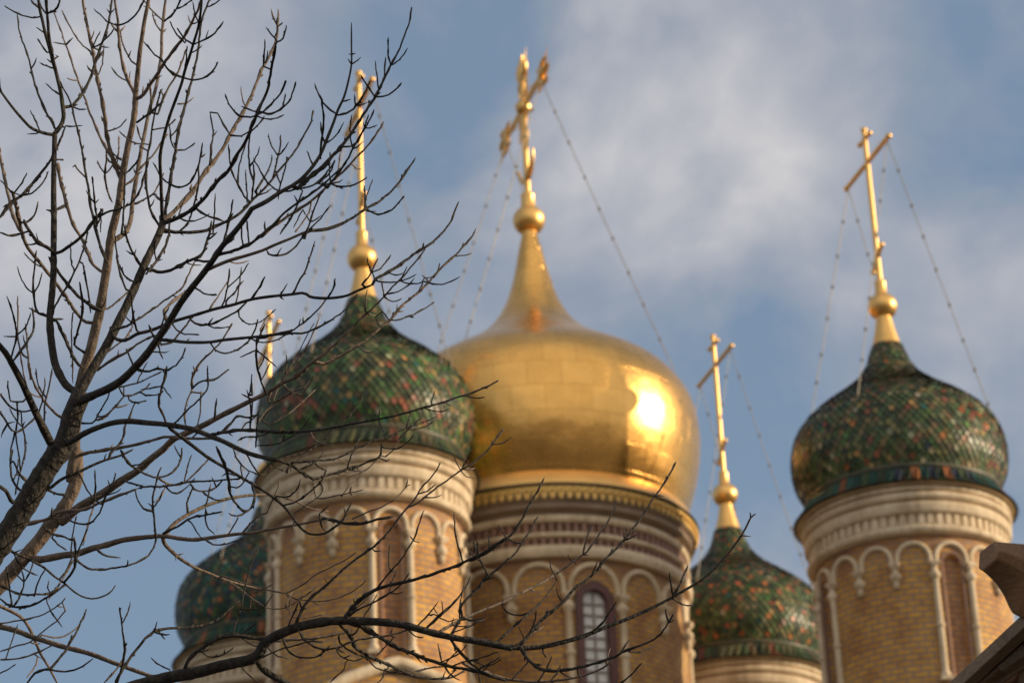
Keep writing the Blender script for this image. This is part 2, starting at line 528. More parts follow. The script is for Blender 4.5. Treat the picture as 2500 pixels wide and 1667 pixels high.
def tile_dome(name, prof, z0, parent, weights, seed, pattern=None, tw=0.16, ex=0.098, bands=((1.45, 84), (0.85, 60), (0.45, 36), (0, 22)), lift=0.026):
    """onion clad in overlapping glazed scale tiles over a dark core; prof = (r, z) from top to bottom"""
    rr = random.Random(seed)
    P = catmull(prof, 8)
    S = [0]
    for a, b in zip(P, P[1:]):
        S.append(S[-1] + math.hypot(b[0] - a[0], b[1] - a[1]))
    def at(s):
        s = max(0, min(s, S[-1] - 1e-6))
        k = next(i for i in range(len(S) - 1) if S[i + 1] >= s)
        t = (s - S[k]) / max(S[k + 1] - S[k], 1e-9)
        r_ = P[k][0] + (P[k + 1][0] - P[k][0]) * t
        z_ = P[k][1] + (P[k + 1][1] - P[k][1]) * t
        dr, dz = P[k + 1][0] - P[k][0], P[k + 1][1] - P[k][1]
        l = math.hypot(dr, dz)
        return r_, z_, -dz / l, dr / l          # outward normal (r, z)
    v, f, cols = [], [], []
    seg = 72
    core = [(r_ - 0.012, z_) for r_, z_ in P]
    b = MB(); b.lathe(core, seg)
    v += b.v; f += b.f; cols += [(.02, .022, .016)] * len(b.f)
    rows = int(S[-1] / ex)
    names = list(weights)
    for i in range(rows + 1):
        s = i * S[-1] / rows
        r_, z_, nr, nz = at(s)
        cnt = next(n for lim, n in bands if r_ >= lim)
        w = 2 * math.pi / cnt
        for j in range(cnt):
            a = (j + 0.5 * (i % 2)) * w + rr.uniform(-.04, .04) * w
            ci = None
            if pattern:
                ci = pattern(i, j, rows, cnt, rr)
            if ci is None:
                ci = rr.choices(names, [weights[n] for n in names])[0]
            base = TILE[ci]
            g_ = rr.choice((.68, .85, 1.0, 1.0, 1.15, 1.32))
            col = tuple(min(1, c * g_ * rr.uniform(.88, 1.12)) for c in base)
            tilt = rr.gauss(0, .003); tl2 = rr.gauss(0, .003)
            pts = []
            for (u, ds, up) in ((-.36, -ex * .6, .004), (.36, -ex * .6, .004), (.455, ex * .25, lift), (.24, ex * .86, lift * 1.15), (0, ex * 1.14, lift * 1.2), (-.24, ex * .86, lift * 1.15), (-.455, ex * .25, lift)):
                q = at(s + ds)
                e = up + (tilt if u > 0 else -tilt) + (tl2 if ds > 0 else 0)
                aa = a + u * w
                R2, Z2 = q[0] + q[2] * e, q[1] + q[3] * e
                pts.append((R2 * math.sin(aa), -R2 * math.cos(aa), Z2))
            k = len(v)
            v += pts
            f.append(tuple(range(k, k + 7)))
            cols.append(col)
    o = mesh(name, v, f, M['tile'], parent)
    at_ = o.data.attributes.new('tile', 'FLOAT_COLOR', 'FACE')
    at_.data.foreach_set('color', np.array([c + (1,) for c in cols], 'f').ravel())
    return o
TILE = {'green': (.080, .122, .055), 'dark': (.052, .072, .042), 'olive': (0.156, 0.156, 0.075), 'teal': (0.029, 0.098, 0.078), 'navy': (0.039, 0.052, 0.078),
        'red': (0.260, 0.098, 0.062), 'orange': (0.390, 0.143, 0.055), 'ochre': (0.299, 0.208, 0.088), 'pale': (0.286, 0.273, 0.176), 'brown': (0.156, 0.114, 0.065), 'bright': (.085, .175, .055)}

DOME = [(.295, -.90), (.345, -1.06), (.433, -1.32), (.578, -1.56), (.80, -1.80), (1.08, -2.03), (1.36, -2.23), (1.60, -2.42), (1.80, -2.60), (1.935, -2.76),
        (2.04, -2.93), (2.10, -3.10), (2.135, -3.28), (2.15, -3.47), (2.14, -3.68), (2.09, -3.90), (2.02, -4.06), (1.95, -4.20), (1.90, -4.31)]
SKIRT = [(1.92, -4.37), (1.95, -4.52), (2.02, -4.65), (2.13, -4.72), (2.24, -4.76)]
TRIM = [(2.17, -4.775), (1.98, -4.78), (1.97, -4.80), (2.05, -4.805), (2.075, -4.83), (2.06, -4.885), (2.03, -4.905), (1.95, -4.91), (1.95, -4.935), (2.05, -4.94), (2.085, -4.975), (2.085, -5.03), (2.05, -5.075), (2.0, -5.09), (1.95, -5.10),
        (1.95, -5.125), (2.03, -5.13), (2.055, -5.17), (2.055, -5.27), (2.03, -5.33), (1.99, -5.36), (1.915, -5.365), (1.915, -5.57), (1.95, -5.575), (2.015, -5.61), (2.03, -5.665), (2.01, -5.72), (1.95, -5.755), (1.87, -5.76)]

def bar(b, p0, p1, r, seg=10):
    b.tube([p0, p1], r, seg)
def chain_part(parent, p0, p1, sag, step=0.78, rad=0.0105):
    b = MB()
    n = 24
    pts = []
    for i in range(n + 1):
        t = i / n
        p = Vector(p0).lerp(Vector(p1), t)
        p.z -= sag * 4 * t * (1 - t)
        pts.append(p)
    b.tube(pts, rad, 5)
    nf = len(b.f)
    L_ = (Vector(p1) - Vector(p0)).length
    for i in range(1, int(L_ / step) + 1):
        t = i * step / L_ + rng.uniform(-.01, .01)
        if t > 0.985: break
        p = Vector(p0).lerp(Vector(p1), t); p.z -= sag * 4 * t * (1 - t)
        b.ball(p, 0.031, 8, 6, 1.5)
    o = b.build('chain', M['chain'], parent, True)
    o.data.materials.append(M['knot'])
    for q in o.data.polygons[nf:]:
        q.material_index = 1
    return o

def small_cross(parent):
    """eight-pointed cross standing in the plane of local Y"""
    cr = MB()
    cr.tube([(0, 0, .5), (0, 0, 4.12)], [.062, .05], 12)
    o = smooth_by_angle(cr.build('cross', M['gilt'], parent), 40)
    def arm(p0, p1, r, cap):
        b = MB(); b.tube([p0, p1], r, 10)
        for q in (p0, p1):
            b.ball(q, cap, 10, 8)
        smooth_by_angle(b.build('crossbar', M['gilt'], o), 40)
    arm((0, -1.18, 3.38), (0, 1.18, 3.38), .052, .066)
    arm((0, -.27, 3.95), (0, .27, 3.95), .045, .06)
    arm((0, -.27, 1.30), (0, .27, .93), .045, .062)
    f = MB(); f.ball((0, 0, 4.17), .07, 12, 8); f.build('finial', M['gilt'], o, True)
    c = MB(); c.lathe([(.001, .585), (.11, .58), (.125, .55), (.115, .50), (.125, .30), (.15, .24)], 20)
    smooth_by_angle(c.build('collar', M['gilt'], parent), 50)
    return o

def small_tower_common(root):
    z = HB
    body = empty('holder', (0, 0, 0))
    bpy.data.objects.remove(body)
    ops = [(k * math.pi / 2, .185, z - 9.3, z - 6.37) for k in range(4)]
    d = drum_mesh('drum', 1.86, z - 12.6, z - 5.72, ops, 0.10, M['brick'], root, z - 6.6)
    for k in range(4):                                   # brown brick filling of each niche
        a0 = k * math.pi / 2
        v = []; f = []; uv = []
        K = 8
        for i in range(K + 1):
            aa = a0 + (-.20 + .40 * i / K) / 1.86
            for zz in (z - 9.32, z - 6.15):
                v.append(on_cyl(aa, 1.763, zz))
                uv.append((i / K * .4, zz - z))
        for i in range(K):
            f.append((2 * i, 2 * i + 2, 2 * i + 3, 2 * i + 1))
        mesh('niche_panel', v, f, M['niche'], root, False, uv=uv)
        # moulded brick surround of the niche
        n_ = arch_part(root, a0, .245 / 1.86, 1.86, z - 6.10, z - 8.62, .055, .028, M['niche'])
        n_.name = 'niche_surround'
    smooth_by_angle(lathe_obj('cornice', [(r, zz + z) for r, zz in TRIM], M['cream'], root, 160), 30)
    b = MB()
    for i in range(68):
        a = 2 * math.pi * i / 68
        b.box(on_cyl(a, 1.93, z - 5.472), .11, .09, .205, Matrix.Rotation(a, 3, 'Z'))
    b.build('dentil_band', M['cream'], root)
    step = math.pi / 8
    for i in range(16):
        arch_part(root, i * step, step / 2, 1.86, z - 5.89, z - 6.34, .085, .075, M['cream'])
    colp = [(.001, z - 6.33), (.06, z - 6.40), (.058, z - 6.50), (.075, z - 6.53), (.105, z - 6.56), (.11, z - 6.62), (.085, z - 6.665), (.06, z - 6.69),
            (.064, z - 7.3), (.066, z - 7.56), (.09, z - 7.585), (.092, z - 7.63), (.066, z - 7.655), (.066, z - 8.2), (.064, z - 8.52), (.085, z - 8.55), (.10, z - 8.60), (.085, z - 8.62), (.11, z - 8.64), (.11, z - 8.70), (.001, z - 8.71)]
    penp = [(.001, z - 6.33), (.062, z - 6.40), (.055, z - 6.47), (.06, z - 6.50), (.10, z - 6.54), (.112, z - 6.60), (.09, z - 6.66), (.055, z - 6.685), (.06, z - 6.71), (.068, z - 6.74), (.055, z - 6.79), (.03, z - 6.83), (.001, z - 6.84)]
    cap = [(z - 6.355, .20, .05), (z - 6.405, .15, .05)]
    for i in range(16):
        a = (i + .5) * step
        if i % 4 in (0, 3):
            post(root, 'colonnette', a, 1.905, colp, M['cream'], cap + [(z - 8.675, .22, .07)])
        else:
            post(root, 'pendant', a, 1.905, penp, M['cream'], cap)
    g = MB(); g.lathe([(.15, z - .20), (.155, z - .26), (.215, z - .58), (.30, z - .90), (.305, z - .93), (.25, z - .93)], 48)
    smooth_by_angle(g.build('spire_cone', M['gilt'], root), 40)
    g = MB(); g.ball((0, 0, z), .305, 40, 24, .97); g.build('ball', M['gilt'], root, True)
    h = empty('cross_shift', (0, 0, 0)); bpy.data.objects.remove(h)
    before = set(root.children)
    small_cross(root)
    for ch in root.children:
        if ch not in before:
            ch.location.z += z
    for sy in (-1, 1):
        for sx in (-1, 1):
            a = R_(45) * sx if sy < 0 else R_(135) * sx
            chain_part(root, (0, sy * 1.08, z + 3.33), on_cyl(a, 2.06, z - 2.98), .05)

def lathe_obj(name, prof, m, parent, seg=96, uvr=None):
    b = MB(); b.lathe(prof, seg)
    if uvr:
        uv = []
        s = [0]
        for p, q in zip(prof, prof[1:]):
            s.append(s[-1] + math.hypot(q[0] - p[0], q[1] - p[1]))
        n = len(prof)
        for fi in b.f:
            q = []
            i = fi[0] // n
            for vi in fi:
                ii, k = divmod(vi, n)
                ang = i if ii == i else i + 1
                q.append((ang / seg * 2 * math.pi * uvr, -s[k]))
            uv.append(q)
        return mesh(name, b.v, b.f, m, parent, False, uv=uv)
    return b.build(name, m, parent)

def belt(parent, seed):
    """roll of small dark tiles at the foot of the onion"""
    z = HB
    smooth_by_angle(lathe_obj('dome_belt', [(1.87, z - 4.27), (1.93, z - 4.275), (1.97, z - 4.31), (1.975, z - 4.35), (1.945, z - 4.385), (1.90, z - 4.40)], M['belt'], parent, 96), 50)
M['belt'] = noise_mat('dark_tile_roll', (.045, .05, .03), (.10, .085, .05), 6, 0.45)

def skirt_pat(i, j, rows, cnt, rr):
    if j % 9 in (0,) : return 'orange'
    return rr.choice(['teal', 'teal', 'green', 'navy', 'dark', 'green'])
def skirt_pat2(i, j, rows, cnt, rr):
    if j % 11 == 0: return 'red'
    return rr.choice(['green', 'dark', 'olive', 'olive', 'green', 'brown', 'dark'])
def skirt_tiles(root, seed, spat):
    """flared row of large pointed tiles under the roll, with a second row showing its points below"""
    rr = random.Random(seed)
    v, f, cols = [], [], []
    z = HB
    b = MB(); b.lathe([(r - .012, zz + z) for r, zz in SKIRT], 96)
    v += b.v; f += b.f; cols += [(.05, .045, .03)] * len(b.f)
    n = 76
    for row, (ra, za, rb, zb, dr) in enumerate(((2.02, -4.62, 2.27, -4.775, .0), (1.925, -4.37, 2.20, -4.76, .022))):
        for j in range(n):
            a = 2 * math.pi * (j + .5 * row) / n; w = 2 * math.pi / n
            c = TILE[spat(0, j, 1, n, rr)]
            if row == 0: c = tuple(q * .75 for q in TILE[rr.choice(['dark', 'brown', 'green', 'red'])])
            k_ = rr.uniform(.45, .9)
            k = len(v); e = rr.uniform(-.01, .01)
            mr_, mz_ = ra + (rb - ra) * (.42 if row else .68), za + (zb - za) * .74
            for (u, q, zq) in ((-.48, ra, za), (.48, ra, za), (.48, mr_, mz_), (0, rb, zb), (-.48, mr_, mz_)):
                v.append(on_cyl(a + u * w, q + dr + e * (q - ra), z + zq))
            f.append(tuple(range(k, k + 5))); cols.append(tuple(min(1, x * k_) for x in c))
    o = mesh('dome_skirt', v, f, M['tile'], root)
    at_ = o.data.attributes.new('tile', 'FLOAT_COLOR', 'FACE')
    at_.data.foreach_set('color', np.array([c + (1,) for c in cols], 'f').ravel())
    return o
TOWER = {}
def small_tower(key, label, weights, seed, pattern, spat):
    if not TOWER:
        root = empty('onion_dome_tower', (*POS[key], LIFT[key] - .05 * HB), YAW, label, 'tower', 'green tiled onion dome towers')
        small_tower_common(root)
        root.scale = (1, 1, 1.05)                          # this tower is the tallest drum of the four
    else:
        src = next(iter(TOWER.values()))
        root = src.copy(); C.objects.link(root)
        root.location = (*POS[key], LIFT[key]); root.scale = (1, 1, 1)
        for ch in src.children:
            if ch.name.split('.')[0] in ('dome', 'dome_skirt', 'dome_belt'):
                continue
            copy_tree(ch, root)
        root['label'] = label
    TOWER[key] = root
    tile_dome('dome', [(r, zz + HB) for r, zz in DOME], HB, root, weights, seed, pattern)
    belt(root, seed)
    skirt_tiles(root, seed + 50, spat)
    return root

def evenly(warm, cool, every, stray):
    """warm tiles dotted regularly over a green ground, with a few strays"""
    def pat(i, j, rows, cnt, rr):
        if rr.random() < stray: return None
        if (j + (i // 2) * 2 + (i % 2) * 3) % every == 0 and i % 2 == 0: return rr.choice(warm)
        if (j * 2 + i) % 7 == 0: return rr.choice(['ochre', 'olive', 'pale', 'brown'])
        return rr.choice(cool)
    return pat
_fl = evenly(['red', 'red', 'brown', 'ochre'], ['green', 'green', 'dark', 'olive', 'dark', 'bright'], 5, .22)
def pat_fl(i, j, rows, cnt, rr):
    if i > rows - 9 and i < rows - 4:
        k = (j * 84 // cnt) % 14
        if k < 4 - abs(i - (rows - 6.5)) and rr.random() < .65: return rr.choice(['red', 'red', 'brown'])
    return _fl(i, j, rows, cnt, rr)
pat_fr = evenly(['red', 'brown', 'brown', 'orange', 'brown', 'ochre'], ['green', 'dark', 'olive', 'green', 'dark', 'olive', 'green'], 3, .16)
pat_rr = evenly(['orange', 'orange', 'red'], ['green', 'dark', 'olive', 'dark', 'green'], 4, .12)
pat_rl = evenly(['red', 'orange', 'dark', 'brown'], ['dark', 'dark', 'green', 'teal', 'navy'], 5, .15)
W_FL = dict(green=.30, dark=.24, olive=.20, teal=.03, red=.06, ochre=.05, pale=.04, bright=.04, brown=.06)
W_FR = dict(green=.27, dark=.25, olive=.16, teal=.02, navy=.015, red=.075, orange=.02, ochre=.05, pale=.03, brown=.14, bright=.02)
W_RR = dict(green=.34, dark=.32, olive=.18, teal=.03, red=.02, ochre=.02, brown=.08, pale=.01, bright=.02)
W_RL = dict(green=.24, dark=.48, olive=.10, teal=.05, navy=.04, red=.03, orange=.025, brown=.06)
small_tower('FL', 'large brick tower with green onion dome behind the branches, overlapping the gold dome', W_FL, 11, pat_fl, skirt_pat2)
small_tower('FR', 'brick tower with red-flecked green onion dome above the wooden roof, rightmost tower', W_FR, 12, pat_fr, skirt_pat)
small_tower('RR', 'small green onion dome dotted with orange tiles, low between gold dome and right tower', W_RR, 13, pat_rr, skirt_pat2)
small_tower('RL', 'shaded dark green onion dome peeping out low behind the left brick drum', W_RL, 14, pat_rl, skirt_pat)

# ------------------------------------------------------------------ the gold domed tower
def gold_tower():
    z = HC
    root = empty('gold_dome_tower', (*POS['C'], 0), R_(18.8), 'largest brick tower with plain gold onion dome and ornate gold cross, in the middle', 'tower')
    prof = [(.17, -.25), (.195, -.45), (.262, -.74), (.365, -1.27), (.47, -1.68), (.62, -2.11), (.90, -2.60), (1.33, -3.04), (1.92, -3.45), (2.52, -3.82), (2.92, -4.12),
            (3.15, -4.40), (3.28, -4.62), (3.37, -4.85), (3.42, -5.08), (3.445, -5.40), (3.44, -5.70), (3.385, -6.17), (3.30, -6.54), (3.19, -6.9), (3.08, -7.18), (3.03, -7.31)]
    P = [(r, zz + z) for r, zz in catmull(prof, 5)]
    o = lathe_obj('dome', P, M['gold'], root, 128, uvr=3.0)
    smooth_by_angle(o, 60)
    smooth_by_angle(lathe_obj('dome_flare', [(3.00, z - 7.29), (3.06, z - 7.30), (3.12, z - 7.38), (3.20, z - 7.52), (3.26, z - 7.63), (3.265, z - 7.65)], M['gilt'], root, 128), 40)
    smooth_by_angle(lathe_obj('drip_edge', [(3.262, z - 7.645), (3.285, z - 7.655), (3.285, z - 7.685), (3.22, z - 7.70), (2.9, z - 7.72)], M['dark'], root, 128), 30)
    # pierced gilded apron: real cut-out leaves
    v, f = [], []
    n = 116
    for i in range(n):
        a0 = 2 * math.pi * i / n; w = 2 * math.pi / n
        out = [(-.5, 0), (.5, 0), (.5, -.10), (.36, -.17), (.42, -.21), (.25, -.25), (0, -.30), (-.25, -.25), (-.42, -.21), (-.36, -.17), (-.5, -.10)]
        for rr_ in (3.225, 3.215):
            k = len(v)
            for u, dz in out:
                v.append(on_cyl(a0 + u * w, rr_ - (0.02 if dz < -.2 else 0), z - 7.68 + dz))
            f.append(tuple(range(k, k + len(out))))
    mesh('lace_apron', v, f, M['lace'], root)
    b = MB()                                       # studs and rosettes of the apron
    for i in range(n):
        a0 = 2 * math.pi * i / n
        c = on_cyl(a0, 3.235, z - 7.80)
        b.ball(c, .042, 8, 6); 
        c = on_cyl(a0 + math.pi / n, 3.232, z - 7.73)
        b.ball(c, .025, 6, 4)
    b.build('lace_stud', M['lace'], root, True)
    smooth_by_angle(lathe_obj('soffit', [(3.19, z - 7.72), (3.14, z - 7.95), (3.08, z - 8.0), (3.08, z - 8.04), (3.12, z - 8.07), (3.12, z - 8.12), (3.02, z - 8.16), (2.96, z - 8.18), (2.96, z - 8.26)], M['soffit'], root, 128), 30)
    for (za, zb, r0) in ((-8.25, -8.40, 3.035), (-8.62, -8.73, 3.025), (-8.90, -9.14, 3.05)):
        h = zb - za
        smooth_by_angle(lathe_obj('string_course', [(2.86, z + za), (r0 - .03, z + za), (r0, z + za + h * .25), (r0 + .008, z + za + h * .5), (r0, z + za + h * .75), (r0 - .04, z + zb), (2.86, z + zb)], M['cream'], root, 128), 40)
    lathe_obj('frieze_ground', [(2.88, z - 8.30), (2.88, z - 9.0)], M['ochre'], root, 128)
    for nm, zc_, h_ in (('brick_dentil_course', -8.51, .205), ('brick_dentil_course', -8.815, .155)):
        b = MB()
        for i in range(110):
            a = 2 * math.pi * i / 110
            b.box(on_cyl(a, 2.915, z + zc_), .10, .09, h_, Matrix.Rotation(a, 3, 'Z'))
        b.build(nm, M['purple'], root)
    ops = [(k * math.pi / 2, .42, z - 16.0, z - 10.05) for k in range(4)]
    drum_mesh('drum', 2.88, z - 18.5, z - 9.1, ops, 0.16, M['brickC'], root, z - 9.95, seg=640, dz=0.03)
    step = math.pi / 8
    for i in range(16):
        arch_part(root, i * step, step / 2, 2.88, z - 9.22, z - 9.90, .105, .085, M['cream'])
    q = z - 9.9
    colp = [(.001, q + .02), (.085, q - .05), (.07, q - .16), (.085, q - .19), (.13, q - .24), (.135, q - .31), (.10, q - .36), (.075, q - .39),
            (.08, q - 1.2), (.115, q - 1.23), (.118, q - 1.29), (.082, q - 1.32), (.082, q - 2.6), (.115, q - 2.63), (.118, q - 2.69), (.082, q - 2.72), (.082, q - 4.0), (.14, q - 4.05), (.14, q - 4.15), (.001, q - 4.16)]
    penp = [(.001, q + .02), (.085, q - .05), (.07, q - .16), (.085, q - .19), (.13, q - .24), (.135, q - .31), (.10, q - .36), (.07, q - .39), (.085, q - .43), (.085, q - .49), (.05, q - .56), (.001, q - .60)]
    cap = [(q - .03, .25, .06), (q - .085, .19, .06)]
    for i in range(16):
        a = (i + .5) * step
        if i % 4 in (0, 3):
            post(root, 'colonnette', a, 2.935, colp, M['cream'], cap)
        else:
            post(root, 'pendant', a, 2.935, penp, M['cream'], cap)
    # windows: frame, glass and muntins in each of the four openings
    for k in range(4):
        a0 = k * math.pi / 2
        zs, zb = z - 10.05, z - 15.9
        def outline(hw, n=14):
            pts = [(-hw, zb)] + [(hw * math.cos(math.pi - math.pi * i / n), zs + hw * math.sin(math.pi - math.pi * i / n)) for i in range(n + 1)] + [(hw, zb)]
            return pts
        o1, o2 = outline(.415), outline(.255)
        v, f = [], []
        K = len(o1)
        for (pts, rad) in ((o1, 2.90), (o1, 2.915), (o2, 2.915), (o2, 2.74)):
            for u, zz in pts:
                v.append(on_cyl(a0 + u / 2.88, rad, zz))
        for l in range(3):
            for i in range(K - 1):
                f.append((l * K + i, l * K + i + 1, (l + 1) * K + i + 1, (l + 1) * K + i))
        w = mesh('window', v, f, M['frame'], root)
        gv = [on_cyl(a0 + u / 2.88, 2.765, zz) for u, zz in outline(.26)]
        mesh('pane', gv, [tuple(range(len(gv)))], M['glass'], w)
        mb = MB()
        for u in (-.245, 0, .245):
            top = zs + (.24 if u == 0 else .04)
            mb.box(on_cyl(a0 + u / 2.88, 2.79, (top + zb) / 2), .035, .03, top - zb, Matrix.Rotation(a0, 3, 'Z'))
        zz = zs - .02
        while zz > zb:
            mb.box(on_cyl(a0, 2.79, zz), .50, .024, .035, Matrix.Rotation(a0, 3, 'Z'))
            zz -= .235
        mb.build('muntin', M['muntin'], w)
    # ball, collar, cross
    g = MB(); g.ball((0, 0, z), .36, 44, 26, .98); g.build('ball', M['gilt'], root, True)
    g = MB(); g.lathe([(.001, z + .66), (.15, z + .655), (.17, z + .62), (.155, z + .58), (.165, z + .38), (.20, z + .28)], 24)
    smooth_by_angle(g.build('collar', M['gilt'], root), 50)
    yaw = R_(16.8 - 18.8)
    ch = empty('tmp', (0, 0, 0)); bpy.data.objects.remove(ch)
    b = MB(); b.tube([(0, 0, z + .6), (0, 0, z + 3.8)], [.075, .06], 12)
    cr = smooth_by_angle(b.build('cross', M['gilt'], root), 40)
    cr.rotation_euler = (0, 0, yaw)
    def Y(y, zz): return (0, y, z + zz)
    b = MB()
    for dz in (-.055, .055):
        b.tube([Y(-1.36, 2.9 + dz), Y(1.36, 2.9 + dz)], .034, 8)
    for i in range(-6, 7):
        b.tube([Y(i * .2 - .09, 2.845), Y(i * .2 + .09, 2.955)], .015, 6)
    smooth_by_angle(b.build('crossbar', M['gilt'], cr), 40)
    def fleur(cy, cz, ang, nm):
        b = MB()
        R2 = Matrix.Rotation(ang, 3, 'X')
        def P(u, w): 
            p = R2 @ Vector((0, w, u)); return (0, cy + p.y, z + cz + p.z)
        b.tube([P(0, 0), P(.18, 0), P(.42, 0), P(.64, 0)], [.07, .10, .075, .015], 8)
        for s in (-1, 1):
            b.tube([P(.02, 0), P(.08, s * .17), P(.20, s * .27), P(.36, s * .29), P(.50, s * .25)], [.06, .07, .06, .05, .015], 8)
            b.tube([P(.02, 0), P(-.02, s * .16), P(-.12, s * .25), P(-.28, s * .27)], [.055, .055, .045, .015], 8)
        for w in (-.16, -.05, .05, .16):                       # fine filigree spikes
            b.tube([P(-.05, w * .6), P(.30, w * 1.6), P(.62, w * 2.6)], [.022, .02, .006], 5)
            b.tube([P(-.05, w), P(-.35, w * 1.9)], [.018, .006], 5)
        b.ball(P(.05, 0), .09, 10, 8)
        smooth_by_angle(b.build('fleuron', M['gilt'], cr), 60)
    fleur(0, 3.62, 0, 'top'); fleur(-1.40, 2.9, R_(90), 'near'); fleur(1.40, 2.9, R_(-90), 'far')
    b = MB()
    b.ball((0, 0, z + 2.9), .19, 14, 10, 1.0)
    K = 20
    b.tube([(0, .27 * math.cos(2 * math.pi * i / K), z + 2.9 + .27 * math.sin(2 * math.pi * i / K)) for i in range(K + 1)], .035, 8)
    for i in range(16):
        a = 2 * math.pi * (i + .5) / 16
        L2 = .85 if i % 2 else .6
        b.tube([(0, .28 * math.cos(a), z + 2.9 + .28 * math.sin(a)), (0, L2 * math.cos(a), z + 2.9 + L2 * math.sin(a))], [.03, .01], 6)
    smooth_by_angle(b.build('sunburst', M['gilt'], cr), 50)
    b = MB()
    pts = []; rd = []
    for i in range(15):
        t = math.pi * (1.02 + .96 * i / 14)
        pts.append((0, .56 * math.cos(t), z + 1.58 + .52 * math.sin(t)))
        rd.append(.02 + .06 * math.sin(math.pi * i / 14))
    b.tube(pts, rd, 8)
    smooth_by_angle(b.build('crescent', M['gilt'], cr), 50)
    for s in (-1, 1):                                 # scrolls between crescent and bar
        b = MB()
        b.tube([Y(s * .05, 1.75), Y(s * .20, 1.95), Y(s * .24, 2.2), Y(s * .12, 2.38), Y(s * .06, 2.2)], [.025, .03, .03, .025, .012], 6)
        smooth_by_angle(b.build('scroll', M['gilt'], cr), 50)
    for sy in (-1, 1):
        for sx in (-1, 1):
            a = (R_(45) * sx if sy < 0 else R_(135) * sx) + yaw
            p0 = Matrix.Rotation(yaw, 3, 'Z') @ Vector((0, sy * 1.42, z + 2.80))
            chain_part(root, p0, on_cyl(a, 3.30, z - 4.52), .06, step=.86, rad=.0115)
    return root
gold_tower()

# ------------------------------------------------------------------ body of the cathedral under the towers
cath = empty('cathedral', (1.0, 56.5, 0), YAW, 'cathedral body with cream arched gable below the left brick drum', 'church')
b = MB(); b.box((0, 0, 6.3), 15.6, 15.6, 12.6)
uvs = []
o = b.build('wall', M['ochre'], cath)
b = MB(); b.box((0, 0, 13.05), 16.4, 16.4, .5); b.lathe([(10.6, 13.3), (4.2, 16.2), (.01, 16.6)], 4)
b.build('roof', M['roof'], cath)
# gable (kokoshnik) in front of the foot of the front left drum
def kokoshnik():
    A = POS['FL']
    rootinv = cath.matrix_basis.inverted()
    T = Matrix.Translation((A[0], A[1], LIFT['FL'])) @ Matrix.Rotation(YAW, 4, 'Z')
    X = rootinv @ T
    z = HB
    for k in range(4):
        Rk = X @ Matrix.Rotation(k * math.pi / 2, 4, 'Z')
        def arcband(r0, r1, y0, y1, zc, m, parent, name, ogee=0.0, n=40):
            v, f = [], []
            for i in range(n + 1):
                t = math.pi * i / n
                og = ogee * math.exp(-((t - math.pi / 2) / .16) ** 2)
                for (r, y) in ((r0, y0), (r0 + (r1 - r0) * .3, y0 - .05), (r1 - (r1 - r0) * .3, y0 - .05), (r1, y0), (r1, y1), (r0, y1)):
                    v.append(Rk @ Vector((r * math.cos(t), y, zc + r * math.sin(t) + og * (r / r1))))
            for i in range(n):
                for q in range(6):
                    w = (q + 1) % 6
                    f.append((i * 6 + q, i * 6 + w, (i + 1) * 6 + w, (i + 1) * 6 + q))
            return smooth_by_angle(mesh(name, v, f, m, parent), 35)
        def disc(r, y, zc, m, parent, name, n=40):
            v = [Rk @ Vector((r * math.cos(math.pi * i / n), y, zc + r * math.sin(math.pi * i / n))) for i in range(n + 1)]
            uv = [(r * math.cos(math.pi * i / n), r * math.sin(math.pi * i / n) - 3) for i in range(n + 1)]
            return mesh(name, v, [tuple(range(n + 1))], m, parent, False, uv=uv)
        zc = z - 11.72
        g = arcband(2.08, 2.28, -2.26, -1.75, zc, M['cream'], cath, 'gable', ogee=.14)
        disc(2.09, -2.16, zc, M['brick'], g, 'tympanum')
        arcband(1.22, 1.36, -2.22, -2.15, zc, M['cream'], g, 'inner_arch')
        disc(1.23, -2.19, zc, M['cream'], g, 'shell_panel')
kokoshnik()
